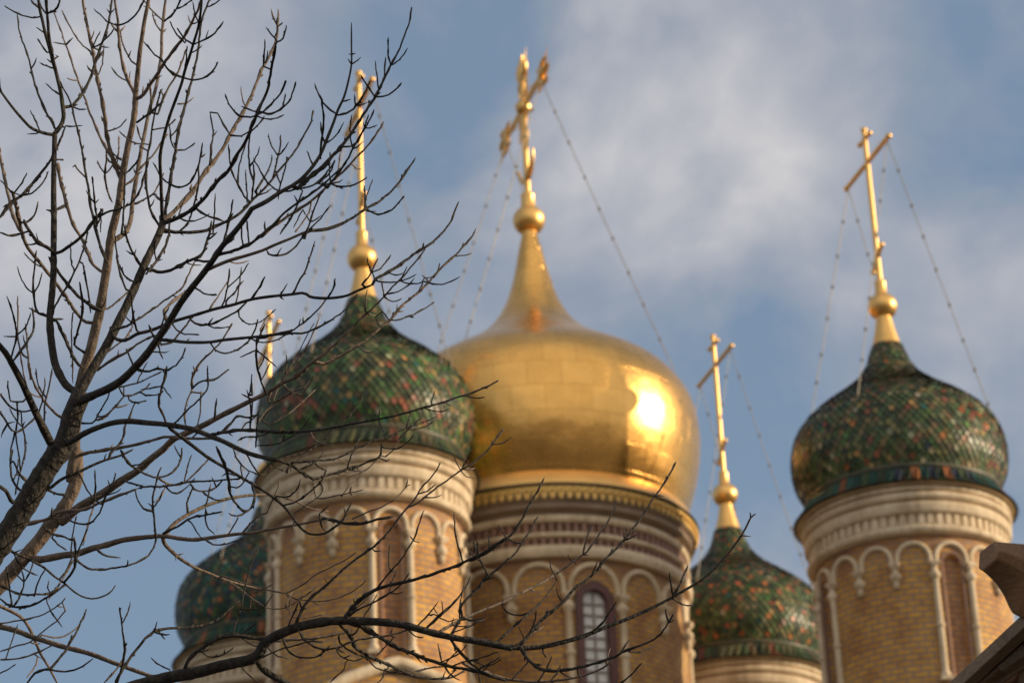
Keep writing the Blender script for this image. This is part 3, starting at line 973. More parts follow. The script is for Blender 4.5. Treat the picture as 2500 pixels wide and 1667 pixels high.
# ------------------------------------------------------------------ the two bare trees
# limbs as drawn on eight enlarged cuts of a study sheet: tile key = (origin x, origin y, scale); line = tree, width start, width end, points
TILES = {'A': (0, 0, 2.7506), 'B': (0, 550, 2.7506), 'K': (0, 1100, 2.766), 'D': (600, 0, 2.7506), 'E': (550, 530, 3.92), 'F': (550, 900, 3.357), 'G': (550, 1200, 3.357), 'H': (1150, 1100, 2.766)}
LIMBS = {
'A': """n 26 14 370,890 350,905 280,890 210,860 150,800 90,730 30,650 0,600 -5,520
n 32 20 365,900 405,850 427,790 420,710 408,620 392,550 372,470 350,390 328,310 305,230 285,140 268,70 255,-20
n 18 14 365,440 352,380 335,300 325,200 315,90 312,-20
n 19 11 425,720 480,712 530,665 570,600 610,520 640,420 670,340 700,250 725,170 740,90 757,-20
n 13 8 365,860 358,830 320,770 280,690 250,610 225,530 205,450 185,370 155,290 130,210 115,100
n 9 7 270,115 200,120 130,98 80,75 30,40
n 12 10 262,55 225,25 200,-10
n 12 9 312,95 350,80 385,50 408,-15
n 10 9 312,95 285,60 270,20
n 8 7 303,225 270,200 243,185
n 9 7 318,355 285,310 250,260
n 9 7 345,455 300,440 265,420
n 9 7 400,640 350,600 305,560
n 10 6 345,388 372,398 386,382 372,370
r 22 13 825,1240 800,1180 770,1100 735,1000 715,900 705,800 690,700 670,600 650,500 635,430 625,350 605,260 585,170 570,90 555,-10
r 18 8 826,1150 770,1090 720,1010 680,940 640,850 600,750 570,660 535,570 500,470 470,380 440,300 410,210 385,140 360,80
r 18 12 910,650 880,580 845,510 820,420 805,330 795,200 785,90 768,-10
r 10 8 935,440 890,420 850,360 820,280 805,200
n 9 7 797,170 740,160 690,120 630,60
n 11 9 800,170 860,150 910,100 950,40 972,-10
r 20 12 915,665 960,640 1000,580 1050,510 1100,430 1150,360 1220,270 1270,190 1310,110 1340,40 1352,-10
r 10 8 1102,145 1060,110 1010,60 975,15 940,-10
n 12 10 1102,145 1150,110 1190,50 1218,-10
n 10 8 1085,400 1030,360 990,310 965,280
n 12 9 1085,400 1130,470 1190,510 1240,525 1300,540 1370,520 1430,480 1465,415
n 14 9 915,825 975,785 1030,740 1080,690
r 9 7 735,878 800,855 850,800
n 10 8 620,320 670,300 720,255 765,195
n 8 7 622,318 650,260 675,210
n 8 6 685,312 735,320
r 8 7 615,370 600,340 550,300 500,230 450,140 415,70
n 8 7 655,405 695,340
r 8 7 520,540 480,540 450,525
r 8 7 440,300 400,295 355,285
n 8 7 445,300 490,255
n 14 8 640,1500 610,1390 590,1250 570,1130 545,980 520,870 490,750 460,660 430,600 405,545
n 9 8 475,715 530,735 580,735
n 8 7 440,845 500,850 555,843
r 9 8 578,1195 530,1150 500,1110 485,1125
n 18 10 -10,1470 80,1360 150,1310 230,1220 300,1130 350,1060 390,980 420,900 440,850
n 10 8 150,1310 210,1300 270,1250 310,1190 325,1150
n 9 7 145,1315 80,1290 40,1250 5,1210
n 9 7 95,1295 140,1240 180,1160
r 12 9 185,1490 230,1450 255,1355
n 16 14 365,1412 420,1392 455,1365
n 15 12 365,1415 340,1416 308,1408
n 10 8 365,1075 400,1072 425,1078
n 10 8 650,1520 645,1430 630,1300 618,1185
n 15 9 560,1575 620,1490 690,1440 770,1410 850,1385 910,1330 950,1250 975,1150 1000,1080
r 12 9 755,1360 720,1280 705,1180 712,1100 715,1010
n 25 17 1090,1490 1085,1350 1080,1200 1075,1050 1100,920 1140,780 1180,670 1220,560 1240,480 1270,390 1300,290 1330,190 1345,100 1358,-10
n 18 10 1100,1490 1130,1300 1155,1150 1180,1000 1200,880 1225,780 1250,680 1280,570 1310,450 1330,350 1340,250 1350,150 1380,60 1415,-10
n 14 9 1070,1520 1020,1440 995,1340 980,1200 985,1080 1010,950 1030,800 1060,680 1080,600
r 23 12 1095,1490 1200,1390 1290,1290 1370,1170 1440,1080 1500,990 1560,880 1620,780 1680,660 1720,560 1760,460 1810,380 1850,290 1865,200 1868,65
n 24 12 1090,1500 1200,1460 1300,1400 1380,1320 1450,1230 1530,1150 1600,1030 1660,930 1710,800 1740,730 1790,620 1810,540 1830,430 1850,300
n 20 9 1075,1545 1110,1553 1250,1560 1370,1550 1490,1500 1600,1440 1670,1370 1740,1300 1810,1230 1870,1150 1930,1080 1990,1000 2040,910 2085,830 2105,740
n 9 7 1858,275 1820,230 1785,185
n 10 8 1858,283 1880,280 1905,250 1922,170
n 9 7 1768,445 1775,350 1778,265
n 8 7 1785,425 1792,380 1797,340
n 8 7 1862,220 1858,125
n 10 7 1620,785 1580,760 1540,700 1510,630
n 11 8 1620,785 1700,785 1760,755 1830,690 1890,620 1920,540
n 11 8 1735,750 1810,765 1880,740 1940,680 1970,610 1987,550
n 9 7 1735,750 1680,740 1620,715
n 9 8 1690,880 1750,820 1778,775
n 10 8 1550,910 1510,850 1460,760
n 10 8 1550,910 1630,910 1690,870
n 11 8 1410,1110 1420,980 1430,880 1410,755
n 9 7 1140,1235 1080,1190 1050,1130 1025,1090
n 12 8 1140,1235 1200,1260 1260,1240 1300,1190 1330,1120 1350,1030 1360,960
n 10 9 1333,1125 1335,1240 1300,1380 1265,1490 1190,1568
n 9 7 1182,1005 1150,960 1140,870 1130,810
r 8 7 1182,1010 1250,1005 1310,960
n 9 7 1040,868 1120,855 1180,800
n 12 9 845,1165 900,1110 940,1050 935,985
n 9 7 970,968 900,960 850,930 800,880
r 9 7 830,1085 780,1050 745,1015
r 8 7 1190,700 1250,695 1300,655
n 10 8 1242,475 1250,400 1255,310
n 10 8 1298,300 1240,260 1190,190
n 9 7 1240,290 1180,220 1140,145
n 10 8 1300,300 1390,260 1460,205 1500,145
n 8 7 1380,262 1400,205
n 11 8 1705,1230 1675,1120 1670,980 1680,900
n 10 8 1640,1320 1590,1220 1550,1130 1540,1040 1535,970
n 9 7 1600,1230 1600,1150 1620,1060 1655,950
n 11 8 2000,1262 1940,1285 1870,1280 1800,1230 1750,1150 1700,1060
n 10 8 2000,1265 2090,1250 2160,1200 2210,1140 2245,1080
n 10 8 1710,1290 1780,1180 1820,1100 1825,1040
n 11 8 1830,1200 1860,1080 1880,980 1885,905
n 9 7 1868,1340 1880,1250 1910,1150 1925,1055
n 9 8 1660,1360 1655,1220 1650,1140
n 9 8 1690,1340 1705,1190 1700,1100
n 11 8 2150,1065 2160,950 2172,820 2165,700 2150,640
n 9 7 2100,1108 2080,1060 2060,1015
n 9 7 1430,1568 1440,1420 1445,1300
n 9 7 1520,1500 1550,1430 1562,1340
n 12 9 1320,1405 1400,1450 1500,1485
n 8 7 675,1560 680,1470 675,1400
n 12 9 820,1568 830,1400 835,1250 842,1130
r 9 7 1045,1310 1090,1345 1130,1350
r 10 7 920,1365 970,1340 1030,1300 1060,1250 1100,1160
r 12 8 835,1245 890,1210 960,1110 1030,1040 1080,960 1130,900
r 13 8 1060,770 1100,650 1150,560 1200,480 1250,330
r 12 8 960,640 962,580
r 12 8 1010,770 1015,650 1005,530
n 9 7 1230,520 1180,500 1130,470""",
'B': """n 34 54 368,-613 362,-400 360,-200 362,-30 360,150 360,280 355,400 345,500 335,600 337,700 350,820 370,930 410,1020 450,1080 510,1120
n 70 46 520,1150 600,1000 660,900 720,800 780,680 840,560 900,430 950,310 1000,200 1050,100 1090,0 1090,-60
n 62 34 500,1190 570,1165 650,1130 740,1090 830,1030 910,950 990,860 1060,760 1130,660 1200,540 1280,430 1360,330 1440,220 1500,130 1580,40 1650,-50 1690,-110
n 34 10 1690,-110 1790,-160 1880,-220 2000,-290 2080,-370 2150,-470 2200,-590 2240,-690 2270,-775 2310,-860 2340,-970 2360,-1080 2360,-1200 2360,-1360
r 85 22 480,1700 500,1560 500,1450 510,1250 520,1150 545,1050 570,950 610,830 640,700 670,580 690,450 710,330 725,230 735,150 750,50 768,-20 800,-160 820,-310 840,-430 865,-560 890,-670 905,-770 910,-870 920,-970 930,-1070 940,-1170 955,-1270 970,-1370 990,-1470 1012,-1600
r 34 18 740,120 800,80 850,40 880,-50 890,-160 915,-310 940,-460 970,-610 1000,-760 1030,-860 1055,-960 1070,-1060 1085,-1160 1085,-1260 1095,-1360 1105,-1460 1122,-1580
n 60 38 340,1460 320,1420 260,1300 200,1170 140,1040 80,930 40,860 -20,790
n 26 18 745,690 765,750 800,770 850,770 920,730 1000,710 1080,680 1150,650 1250,620 1350,590 1450,560 1560,535 1680,500 1800,480 1950,465 2040,455 2090,482 2200,490 2320,475 2400,440 2500,400
n 26 16 1060,765 1100,770 1160,775 1250,785 1400,785 1500,770 1650,755 1800,740 1900,720 1980,700
n 12 10 1000,670 1040,760 1090,800 1150,785 1200,730 1260,660 1290,615
n 13 9 1000,710 950,725 920,710 900,640 890,560 880,440
n 10 7 1410,785 1440,830 1500,860 1560,850 1620,820 1680,760 1720,690 1730,630
n 12 9 1270,615 1300,650 1370,670 1450,650 1530,610 1600,570 1660,515
n 10 8 1480,555 1510,490 1530,400 1540,290
r 9 8 1400,575 1450,500 1500,420 1540,370
n 10 8 1520,545 1520,510 1570,460 1610,400 1640,370
n 9 7 1580,530 1605,430 1620,280
n 8 7 1530,420 1620,330 1670,255
n 11 8 1690,495 1740,420 1780,345
n 10 8 1320,425 1370,460 1460,470
n 12 9 1965,462 2020,360 2070,250 2115,105
n 10 8 2200,488 2240,420 2250,360
n 20 13 970,285 1000,295 1090,315 1170,290 1250,250 1340,210 1370,170 1390,110 1410,40 1420,-30
n 14 12 1310,232 1400,245 1440,220
r 26 14 1390,300 1480,260 1560,230 1650,205 1760,170 1850,130 1950,90 2070,40 2200,20 2310,-20 2380,-50
n 18 9 1460,200 1580,165 1650,140 1700,110 1760,60 1830,0 1910,-80 2000,-150 2100,-220 2200,-300 2290,-385
n 12 9 1790,165 1810,195 1850,205 1920,190 1990,140 2040,65
n 10 8 1635,142 1620,70 1625,-40
n 10 8 1670,130 1665,60 1660,-30
n 14 10 1410,250 1440,200 1500,110 1530,0 1560,-80
n 20 14 690,575 640,560 580,520 500,450 440,380 390,310 330,220
n 22 15 350,170 300,140 240,100 180,10 160,-40
r 18 20 580,650 560,640 500,570 450,490 400,420 330,330 250,230 180,140 150,50 130,-30 110,-120 80,-230
r 18 15 150,50 90,-60 60,-180 30,-320 0,-460 -10,-520
n 25 15 355,190 405,180 450,150 520,100 590,30 640,-40 690,-110
n 12 10 -10,45 70,70 145,55
n 13 9 320,612 250,580 230,500 225,350 245,170
n 16 10 335,615 260,590 195,555
n 16 12 335,628 425,630
n 12 9 80,920 150,830 210,740 230,660 215,550
n 12 8 70,900 100,800 110,740 95,620 45,475
n 10 8 108,745 60,750 20,745
r 9 7 180,890 140,850 120,740 120,640 118,475
r 12 9 205,1035 190,900 180,760 170,660
r 14 9 420,1290 400,1285 330,1220 270,1140 220,1040 200,950
r 9 7 190,1110 160,1000 140,880 130,830
n 18 14 560,955 540,945 490,880 450,790 410,700 380,640
n 14 10 570,855 500,800 520,720 550,600 550,500 535,380
r 9 7 490,1060 485,870 480,740 490,590
n 11 8 610,590 600,500 580,380 555,260
n 12 9 355,600 365,560 400,490 450,410 500,310 545,210 575,120 590,30
r 16 18 700,320 680,310 630,270 590,190 560,110 500,10 460,-100 430,-210 400,-320 390,-420
n 16 12 715,250 670,130 640,10 630,-60
n 12 8 845,430 810,340 790,250 780,150 770,60
n 10 8 905,385 850,350 810,290 780,220
n 14 10 955,290 900,200 860,110 830,-10
n 14 11 980,330 1050,240 1090,180 1130,80 1140,-30
r 12 8 690,560 720,560 790,510 860,450 900,420
r 11 8 880,660 960,610 1030,560 1100,510 1160,470 1230,410 1270,320 1310,240
r 17 10 1130,655 1100,590 1130,540 1200,480 1280,420
n 14 11 790,695 880,660 890,600
r 16 10 650,970 760,900 850,850 920,800 1000,755 1060,740
r 11 8 700,870 800,790 850,750 890,680
n 13 8 905,965 990,980 1060,960 1130,970 1190,930 1230,870 1245,820
n 9 6 1055,965 1065,935
n 14 11 1120,945 1115,985 1090,1080 1065,1190 1090,1260 1115,1325
n 12 9 900,950 870,880 845,830
n 9 7 1020,850 1090,855 1135,845
n 9 7 1160,670 1220,725 1340,735
r 10 7 800,1085 920,1060 1010,1020 1090,980
n 10 8 800,1090 830,1145 900,1135 970,1100 1010,1060
r 10 8 640,1310 700,1290 770,1220 830,1150
n 42 30 410,1470 480,1450 560,1400 650,1360 760,1325 870,1315 980,1325 1100,1335 1200,1350 1300,1370 1400,1410 1500,1450 1600,1500 1700,1540 1850,1575
r 62 26 420,1990 520,1900 620,1840 720,1780 820,1710 920,1650 1010,1570 1100,1500 1160,1440 1260,1390 1370,1340 1480,1280 1600,1220 1700,1170 1800,1120 1900,1055
n 26 14 1130,1345 1150,1370 1230,1430 1320,1500 1400,1560 1500,1620 1600,1680 1720,1750 1820,1815 1900,1880 1960,1950 2020,2030 2080,2070 2170,2070 2240,2030 2300,1980 2340,1900 2360,1860
r 20 12 540,1540 620,1520 760,1500 880,1480 1000,1450 1120,1420 1260,1430 1400,1430 1500,1440
n 12 9 -10,1240 50,1330 100,1390 160,1360 215,1315
n 10 8 100,1390 75,1500 65,1580
n 9 8 105,1395 130,1568 135,1650
n 12 9 -10,1120 60,1210 130,1250 190,1245
n 10 8 155,1185 110,1185 70,1180 55,1100 50,1040
n 9 8 112,1185 118,1300 105,1390
n 10 8 165,1575 170,1450 150,1350 145,1290
n 11 8 250,1285 280,1200 290,1105
n 12 9 295,1370 300,1200 330,1080 350,960
n 10 8 530,1325 620,1325 660,1270 720,1160 740,1110
n 9 7 655,1285 720,1270 780,1200
n 13 8 740,1530 790,1480 830,1420 840,1350 870,1280 910,1180
n 9 7 865,1170 910,1190 985,1175
r 11 9 1250,1345 1240,1280 1250,1200 1290,1100
r 12 8 1290,1100 1290,1020 1340,930 1430,840 1500,760 1560,655
n 11 8 1290,1095 1350,1050 1450,1030 1535,965
n 11 8 1165,1335 1260,1240 1380,1120 1395,1040 1395,940
r 8 7 1290,1120 1370,1125
n 9 7 1320,1370 1345,1260 1350,1110
n 10 8 1440,1295 1455,1160
n 12 8 1790,1130 1740,1010 1720,900 1725,800 1780,660
n 10 8 1700,1165 1690,1250 1680,1370
n 9 7 1690,1140 1690,1000
n 9 7 1700,1170 1660,1155 1620,1130
n 12 9 1470,1400 1560,1320 1600,1280 1660,1290 1730,1270
r 11 8 1900,1060 1940,1110 2030,1140
r 11 8 1820,1110 1800,1190 1860,1180 1960,1120 2050,1090
r 10 7 2030,1140 2060,1080 2110,1010
r 9 7 1730,1330 1790,1240 1880,1180""",
'D': """n 9 7 620,775 570,740 520,690 480,620 462,560
n 11 8 622,775 690,755 750,700 800,620 835,545
n 8 6 712,365 690,365
n 8 6 712,365 738,360
n 24 8 345,1270 440,1180 530,1110 600,1030 660,960 720,880 780,790 830,710 870,650 910,570 950,490 1000,390 1040,310 1075,220 1100,140 1113,48
n 10 8 868,650 820,580 778,515
n 10 8 868,652 940,645 1000,610 1047,555
n 9 7 892,600 880,500 870,410
n 8 7 930,530 935,440 938,385
n 10 8 365,1265 430,1255 510,1210 570,1150 597,1075
n 8 7 570,1220 560,1130 567,1020
n 9 7 575,1235 630,1220 650,1205
n 11 8 575,1235 650,1255 740,1235 815,1190
n 9 7 640,985 700,985 750,950 790,880 825,770
n 13 8 550,1260 570,1230 630,1150 680,1080 720,1000 760,930 800,860 840,790 862,735
r 17 8 100,1590 240,1480 350,1410 440,1350 530,1270 600,1200 680,1130 740,1060 810,990 870,910 905,860 928,815
n 9 7 430,1540 500,1470 570,1380
n 11 9 395,1600 450,1430 490,1330 530,1270
n 15 9 380,1590 420,1555 530,1545 630,1510 720,1460 810,1400 900,1350 970,1290 1040,1210 1100,1120 1140,1060
n 9 7 808,1405 800,1310 793,1250
n 11 8 808,1400 850,1430 900,1440 980,1410 1030,1360 1063,1315
n 11 8 230,1575 300,1470 350,1360 380,1280
n 8 7 320,1530 360,1450 385,1410
r 10 8 440,1360 430,1420 390,1480 330,1560
r 8 7 720,1110 750,1135 775,1135""",
'E': """n 24 13 1430,595 1560,525 1680,450 1790,365 1880,310 1960,260 2040,190 2110,110 2160,40 2185,-30 2210,-90 2235,-150
n 24 9 330,1150 450,1130 600,1110 760,1105 900,1050 1000,990 1110,920 1190,840 1240,770 1265,735
n 15 10 590,1112 680,1060 760,1000 840,930 920,850 980,770 1030,690 1050,595
n 12 10 240,1160 330,1195 430,1195 520,1160 600,1115
n 12 9 705,1045 720,975
n 14 9 1310,645 1380,560 1420,480 1460,395
n 12 8 1430,595 1410,530 1380,460
n 13 9 1430,600 1470,618 1600,625 1720,600 1830,545
n 12 8 1555,530 1600,548 1650,555 1695,535
n 10 7 1800,365 1780,345
n 12 8 1885,310 1900,245
r 26 11 620,1555 700,1510 850,1380 960,1300 1080,1190 1200,1070 1310,960 1430,850 1520,760 1600,670 1700,570 1800,450 1880,350 1920,290
r 24 13 840,1390 870,1390 960,1400 1060,1350 1180,1280 1280,1220 1400,1130 1480,1060 1580,980 1680,860 1800,760 1900,670 1980,590 2080,470 2200,370 2280,280 2352,200 2400,110
n 12 8 1515,745 1505,690 1500,640
n 12 9 1540,738 1640,720 1740,660 1810,585
n 11 8 1530,765 1560,795 1610,810 1690,780
n 12 9 1575,985 1660,980 1780,940 1900,880 2000,815
n 11 8 1560,975 1530,930 1490,880
n 11 8 1490,1050 1460,1010 1435,960
n 12 8 1950,620 1910,580 1880,555
n 12 8 1945,625 2020,645 2120,635 2245,570
n 14 9 1990,575 2030,530 2050,440
n 14 9 1850,715 1880,660 1900,590
n 9 6 1850,705 1890,700
n 11 8 2205,375 2280,365 2360,345
n 11 7 1410,1140 1450,1175
r 12 9 1290,1245 1330,1285 1400,1300
n 12 9 300,1150 300,1250 300,1400 330,1510 345,1568
n 11 9 230,1170 280,1080 310,980
n 12 9 340,1560 400,1460 430,1390
r 12 8 560,1530 640,1400 720,1260 800,1100 850,1010
r 11 8 580,1500 590,1400 585,1320
r 12 8 700,1380 780,1240 840,1110 900,955
n 11 8 130,905 140,960 190,1010 260,1025 340,1000 420,940 485,880
r 11 8 370,1140 330,1100 370,1010 410,930""",
'F': """n 22 12 380,732 500,770 600,830 720,900 800,880 900,855 1000,820 1100,790 1200,750 1260,720 1280,650 1285,600
r 10 8 718,900 725,980 745,1060
n 10 8 745,1060 790,1020 795,970 770,930
n 24 12 -110,540 0,520 130,505 300,510 500,520 700,510 850,490 1000,460 1150,430 1300,405 1450,370 1600,325 1700,300
r 14 10 1680,305 1800,270 1900,235 2000,205 2100,165 2180,130 2240,95
n 9 7 1692,300 1690,270 1705,220 1720,175
n 9 7 1960,215 2020,240 2130,235
n 8 7 1630,320 1720,350 1800,345 1840,325
n 8 7 1252,412 1265,330
n 8 7 1252,415 1270,470 1300,520
r 8 7 700,512 720,570 780,610 880,630
n 10 8 250,630 400,620 500,580 600,520 660,450 700,380
n 14 8 450,735 600,700 720,650 800,590 880,510 950,450 1010,390 1070,320 1110,250 1125,185
n 14 8 520,765 700,755 850,745 930,730 1020,680 1120,630 1220,590 1350,550 1450,500 1550,460 1650,430 1740,390
n 12 8 590,830 700,790 760,740 800,690 810,640
r 8 6 925,735 1000,780 1070,795
n 9 7 1278,640 1350,655 1420,650 1500,600 1550,540
n 9 7 1255,728 1320,755 1350,740
r 10 8 1310,720 1370,670 1420,580 1490,510 1560,440 1610,390
r 9 7 900,858 1040,870 1130,840 1210,780 1270,710
r 11 12 1480,1140 1560,1110 1650,1040 1750,960 1850,890 1930,830 2020,780 2090,720 2150,670 2210,590 2250,530 2285,490
n 8 7 1930,830 1890,760 1880,720
n 8 7 1925,832 1970,770 2010,690
n 8 7 1930,832 1980,885 2035,895
r 9 7 800,1060 900,1040 1000,1020 1130,990
n 13 8 480,1120 600,1080 700,1000 780,930 820,850 830,800
n 11 8 420,1040 500,1050 560,1020 600,960 615,905
r 12 8 400,1030 560,1080 700,1140 850,1170
r 10 7 560,1180 660,1120 720,1080
r 10 7 340,1180 420,1000 450,910
r 9 7 950,1050 1040,930 1100,860
r 10 8 1040,1230 1150,1180 1280,1130 1400,1060 1480,970 1520,950
n 10 7 1480,975 1495,900
n 10 8 860,1225 790,1250 770,1200 800,1160 860,1110
n 9 8 775,1255 800,1310 850,1345
n 10 8 60,640 110,760 190,830 290,870 350,850
n 9 8 370,740 400,800 480,840
r 16 9 500,850 520,800 545,765
n 10 8 740,780 790,820 840,840
n 10 8 250,640 260,500 270,360
n 11 8 0,510 60,430 105,380 180,400 260,390
n 10 8 130,500 170,440 210,430 290,330
n 11 8 210,440 205,300 175,170
n 9 7 185,235 130,205
n 11 8 200,215 210,130 220,45
r 12 8 300,420 360,340 440,260 540,210
r 11 8 360,460 500,380 600,300 740,170
r 9 8 600,220 540,190 490,140
r 10 8 640,200 690,120 730,50
n 11 8 100,590 160,560 240,560 320,540 400,500""",
'G': """n 22 9 580,1090 620,980 700,870 820,770 940,660 1060,560 1190,470 1300,370 1390,260 1450,180 1520,100 1570,30 1620,-50 1690,-120 1765,-240
n 10 7 1200,465 1235,490 1275,480
n 8 6 835,748 805,705
n 13 8 1210,820 1250,780 1340,670 1430,570 1490,480 1540,400 1580,290 1610,200 1630,150
n 9 6 1545,400 1595,415
n 9 6 1545,400 1515,360
n 27 15 970,1050 1040,950 1120,870 1200,820 1320,770 1450,745 1560,715 1680,680 1800,640 1930,590 2060,530 2180,460 2300,380
n 12 8 1952,585 1920,480 1885,350 1875,160
n 9 7 2055,535 2045,470 2035,400
n 9 7 2075,525 2070,410
n 11 9 2075,525 2120,620 2152,688
n 14 9 985,1050 1060,980 1140,940 1230,900 1330,840 1420,780 1470,720 1510,665
n 125 44 -2180,2350 -1500,1950 -900,1660 -650,1570 -450,1520 -310,1490 -180,1465 -50,1430 80,1400 200,1375 275,1330 310,1260 380,1200 480,1150 590,1110 720,1080 850,1060 980,1055 1100,1060 1250,1065 1400,1080 1520,1105 1640,1140 1780,1175 1900,1200 2050,1225 2200,1255 2350,1285
n 60 50 260,1350 290,1430 360,1490 450,1540 560,1600 700,1660
n 20 13 1850,1180 1900,1080 1940,1020 1930,950 1960,900 2040,820 2120,730 2200,660 2280,590 2330,540
n 16 10 1640,1125 1750,1020 1850,930 1930,840 1980,770 2010,690
n 9 7 1760,1035 1830,1060 1900,1040
n 10 8 1580,1095 1660,1010 1710,950 1745,895
n 9 7 1710,955 1745,1015
n 8 7 1782,992 1775,895
n 10 8 1850,1155 1950,1120 2030,1090 2065,1065
n 9 8 1950,1040 2050,1050 2135,1030
n 30 18 1020,1075 1130,1110 1250,1180 1380,1260 1500,1310 1620,1360 1740,1400 1850,1430 1960,1450 2060,1470 2180,1510 2300,1550
n 26 12 915,1050 950,1100 1000,1150 1040,1210 1070,1280 1150,1330 1250,1380 1350,1420 1450,1470 1560,1510 1680,1530 1800,1530 1900,1500 1960,1465
n 18 12 1845,1200 1900,1280 1960,1350 2030,1420 2100,1470 2180,1500
n 14 10 595,1130 650,1210 720,1260 800,1290 900,1280 980,1250 1080,1215 1200,1195 1330,1180 1450,1145 1540,1115
n 12 10 468,1190 500,1280 550,1330 640,1360 740,1350 810,1310 860,1260
r 17 10 470,1215 600,1210 720,1200 860,1180 950,1160 1040,1130
n 12 9 310,1350 450,1290 560,1260 680,1225 800,1230
n 10 8 350,1280 420,1340 510,1365
n 12 10 905,1280 940,1340 1010,1375 1090,1380 1140,1340
n 14 10 935,1160 930,1220 1000,1290 1080,1330 1180,1370
n 12 9 500,1145 540,1040 580,950 600,900
n 12 8 70,1150 90,1060 130,950 150,840 180,700 220,570 270,450
n 18 16 -60,1180 0,1175 90,1170 200,1190 330,1215 470,1225
n 9 7 1990,1380 2060,1370 2150,1340 2240,1310
n 10 7 1760,1400 1850,1360 1930,1310 1980,1255
n 10 7 1770,1390 1755,1310 1745,1240
n 9 7 2040,1385 2110,1420 2200,1410 2255,1370
n 10 7 1850,1440 1930,1400 2080,1380
n 10 7 2090,1480 2150,1430 2185,1375
n 12 8 1560,1470 1680,1440 1790,1430
n 10 7 1830,1515 1890,1450 1850,1470
n 9 7 1490,1490 1530,1460
n 10 8 1180,1375 1220,1430 1320,1470 1450,1480
n 10 7 1240,1340 1330,1250 1380,1190
n 9 7 860,1560 930,1490 975,1450 980,1400
n 10 8 1240,1568 1290,1520 1305,1450
n 9 7 130,1430 190,1500 290,1570
r 10 8 -20,690 60,720 180,755 300,790 400,815 500,830
r 10 8 20,730 150,820 240,890 320,940
n 10 7 125,960 220,965 310,945 360,890 390,840
r 9 7 330,945 440,960 540,925 640,850
r 9 7 500,830 620,770 740,680 860,620 980,560 1080,490
r 9 7 500,840 600,880 740,895 860,885 980,850 1080,790 1160,720
r 9 7 510,850 530,890 530,1000 640,1035 820,1000
r 9 7 610,880 700,820 760,770
r 9 7 1010,1010 1100,930 1190,850
n 9 7 1130,1030 1200,920 1250,830
n 10 7 1010,1195 1060,1160 1110,1100
n 10 7 1530,1160 1580,1195 1625,1190""",
'H': """n 16 9 0,740 100,690 200,620 277,560 330,490 370,410 410,340 450,270 495,180
n 8 6 238,592 210,540 180,500
n 8 7 245,590 290,620 335,625
n 44 13 -20,1272 100,1290 200,1315 330,1330 450,1325 560,1305 680,1275 800,1235 920,1185 1040,1140 1180,1080 1330,1005 1460,930 1560,870 1650,790 1740,690 1800,610 1850,530 1890,450 1925,425
n 9 7 1888,455 1883,415
n 9 7 1825,570 1890,578
n 8 6 1830,570 1805,550
n 10 7 1365,985 1350,900 1340,820
n 13 9 1355,995 1410,900 1465,770
n 9 7 1370,1000 1440,1040 1500,1043
n 8 6 1730,705 1775,705
n 8 6 972,1165 975,1110
n 12 8 800,1230 880,1170 930,1100 980,1015
n 21 9 335,1325 380,1400 450,1460 540,1485 660,1475 800,1445 940,1400 1050,1345 1150,1310 1240,1270 1300,1210 1340,1150 1365,1100
n 20 9 325,1320 400,1230 470,1150 540,1090 620,1020 700,930 780,870 850,810 900,740 980,660 1060,570 1110,500 1170,420 1240,310 1290,240 1340,160 1383,75
n 9 7 622,1025 590,980 575,910
n 9 8 815,845 850,750
n 10 8 850,810 880,745
n 9 6 1245,302 1300,305
n 8 6 1245,302 1225,280
n 7 5 1350,140 1365,128
n 15 8 165,1300 260,1210 340,1140 420,1070 500,990 550,920 580,880
r 15 8 -230,1230 -110,1160 0,1110 80,1075 200,1030 300,980 380,940 480,890 560,840 620,800 700,740 780,680 840,600 900,510 950,430 990,335
n 9 8 205,1030 250,1090 320,1110 390,1090 420,1070
n 8 6 562,838 540,790 533,730
n 8 6 695,745 665,725 655,700
n 8 6 695,745 710,772
n 8 6 900,512 878,512
n 8 6 835,612 860,625
n 12 9 -10,990 60,910 130,835 220,760 290,700 340,630 390,550 430,480 455,440
n 11 8 122,842 90,790 50,710 20,620
n 8 7 48,700 40,610
r 15 8 -60,1430 0,1460 80,1490 200,1530 300,1550 440,1560 560,1550 680,1535 780,1510 870,1475 950,1420 1010,1360 1070,1270
n 10 7 270,1550 330,1490 380,1430
n 9 7 450,1560 510,1470 545,1385
n 9 7 540,1550 580,1500 605,1445
n 9 7 720,1450 725,1510 770,1560
n 9 7 485,1340 490,1370 510,1395
n 10 7 1010,1568 1080,1510 1155,1430
n 10 7 400,1220 430,1150 440,1075
n 8 6 355,1260 330,1210 318,1180
r 9 7 300,1310 400,1240 490,1185
n 10 7 -10,1150 60,1145 100,1130""",
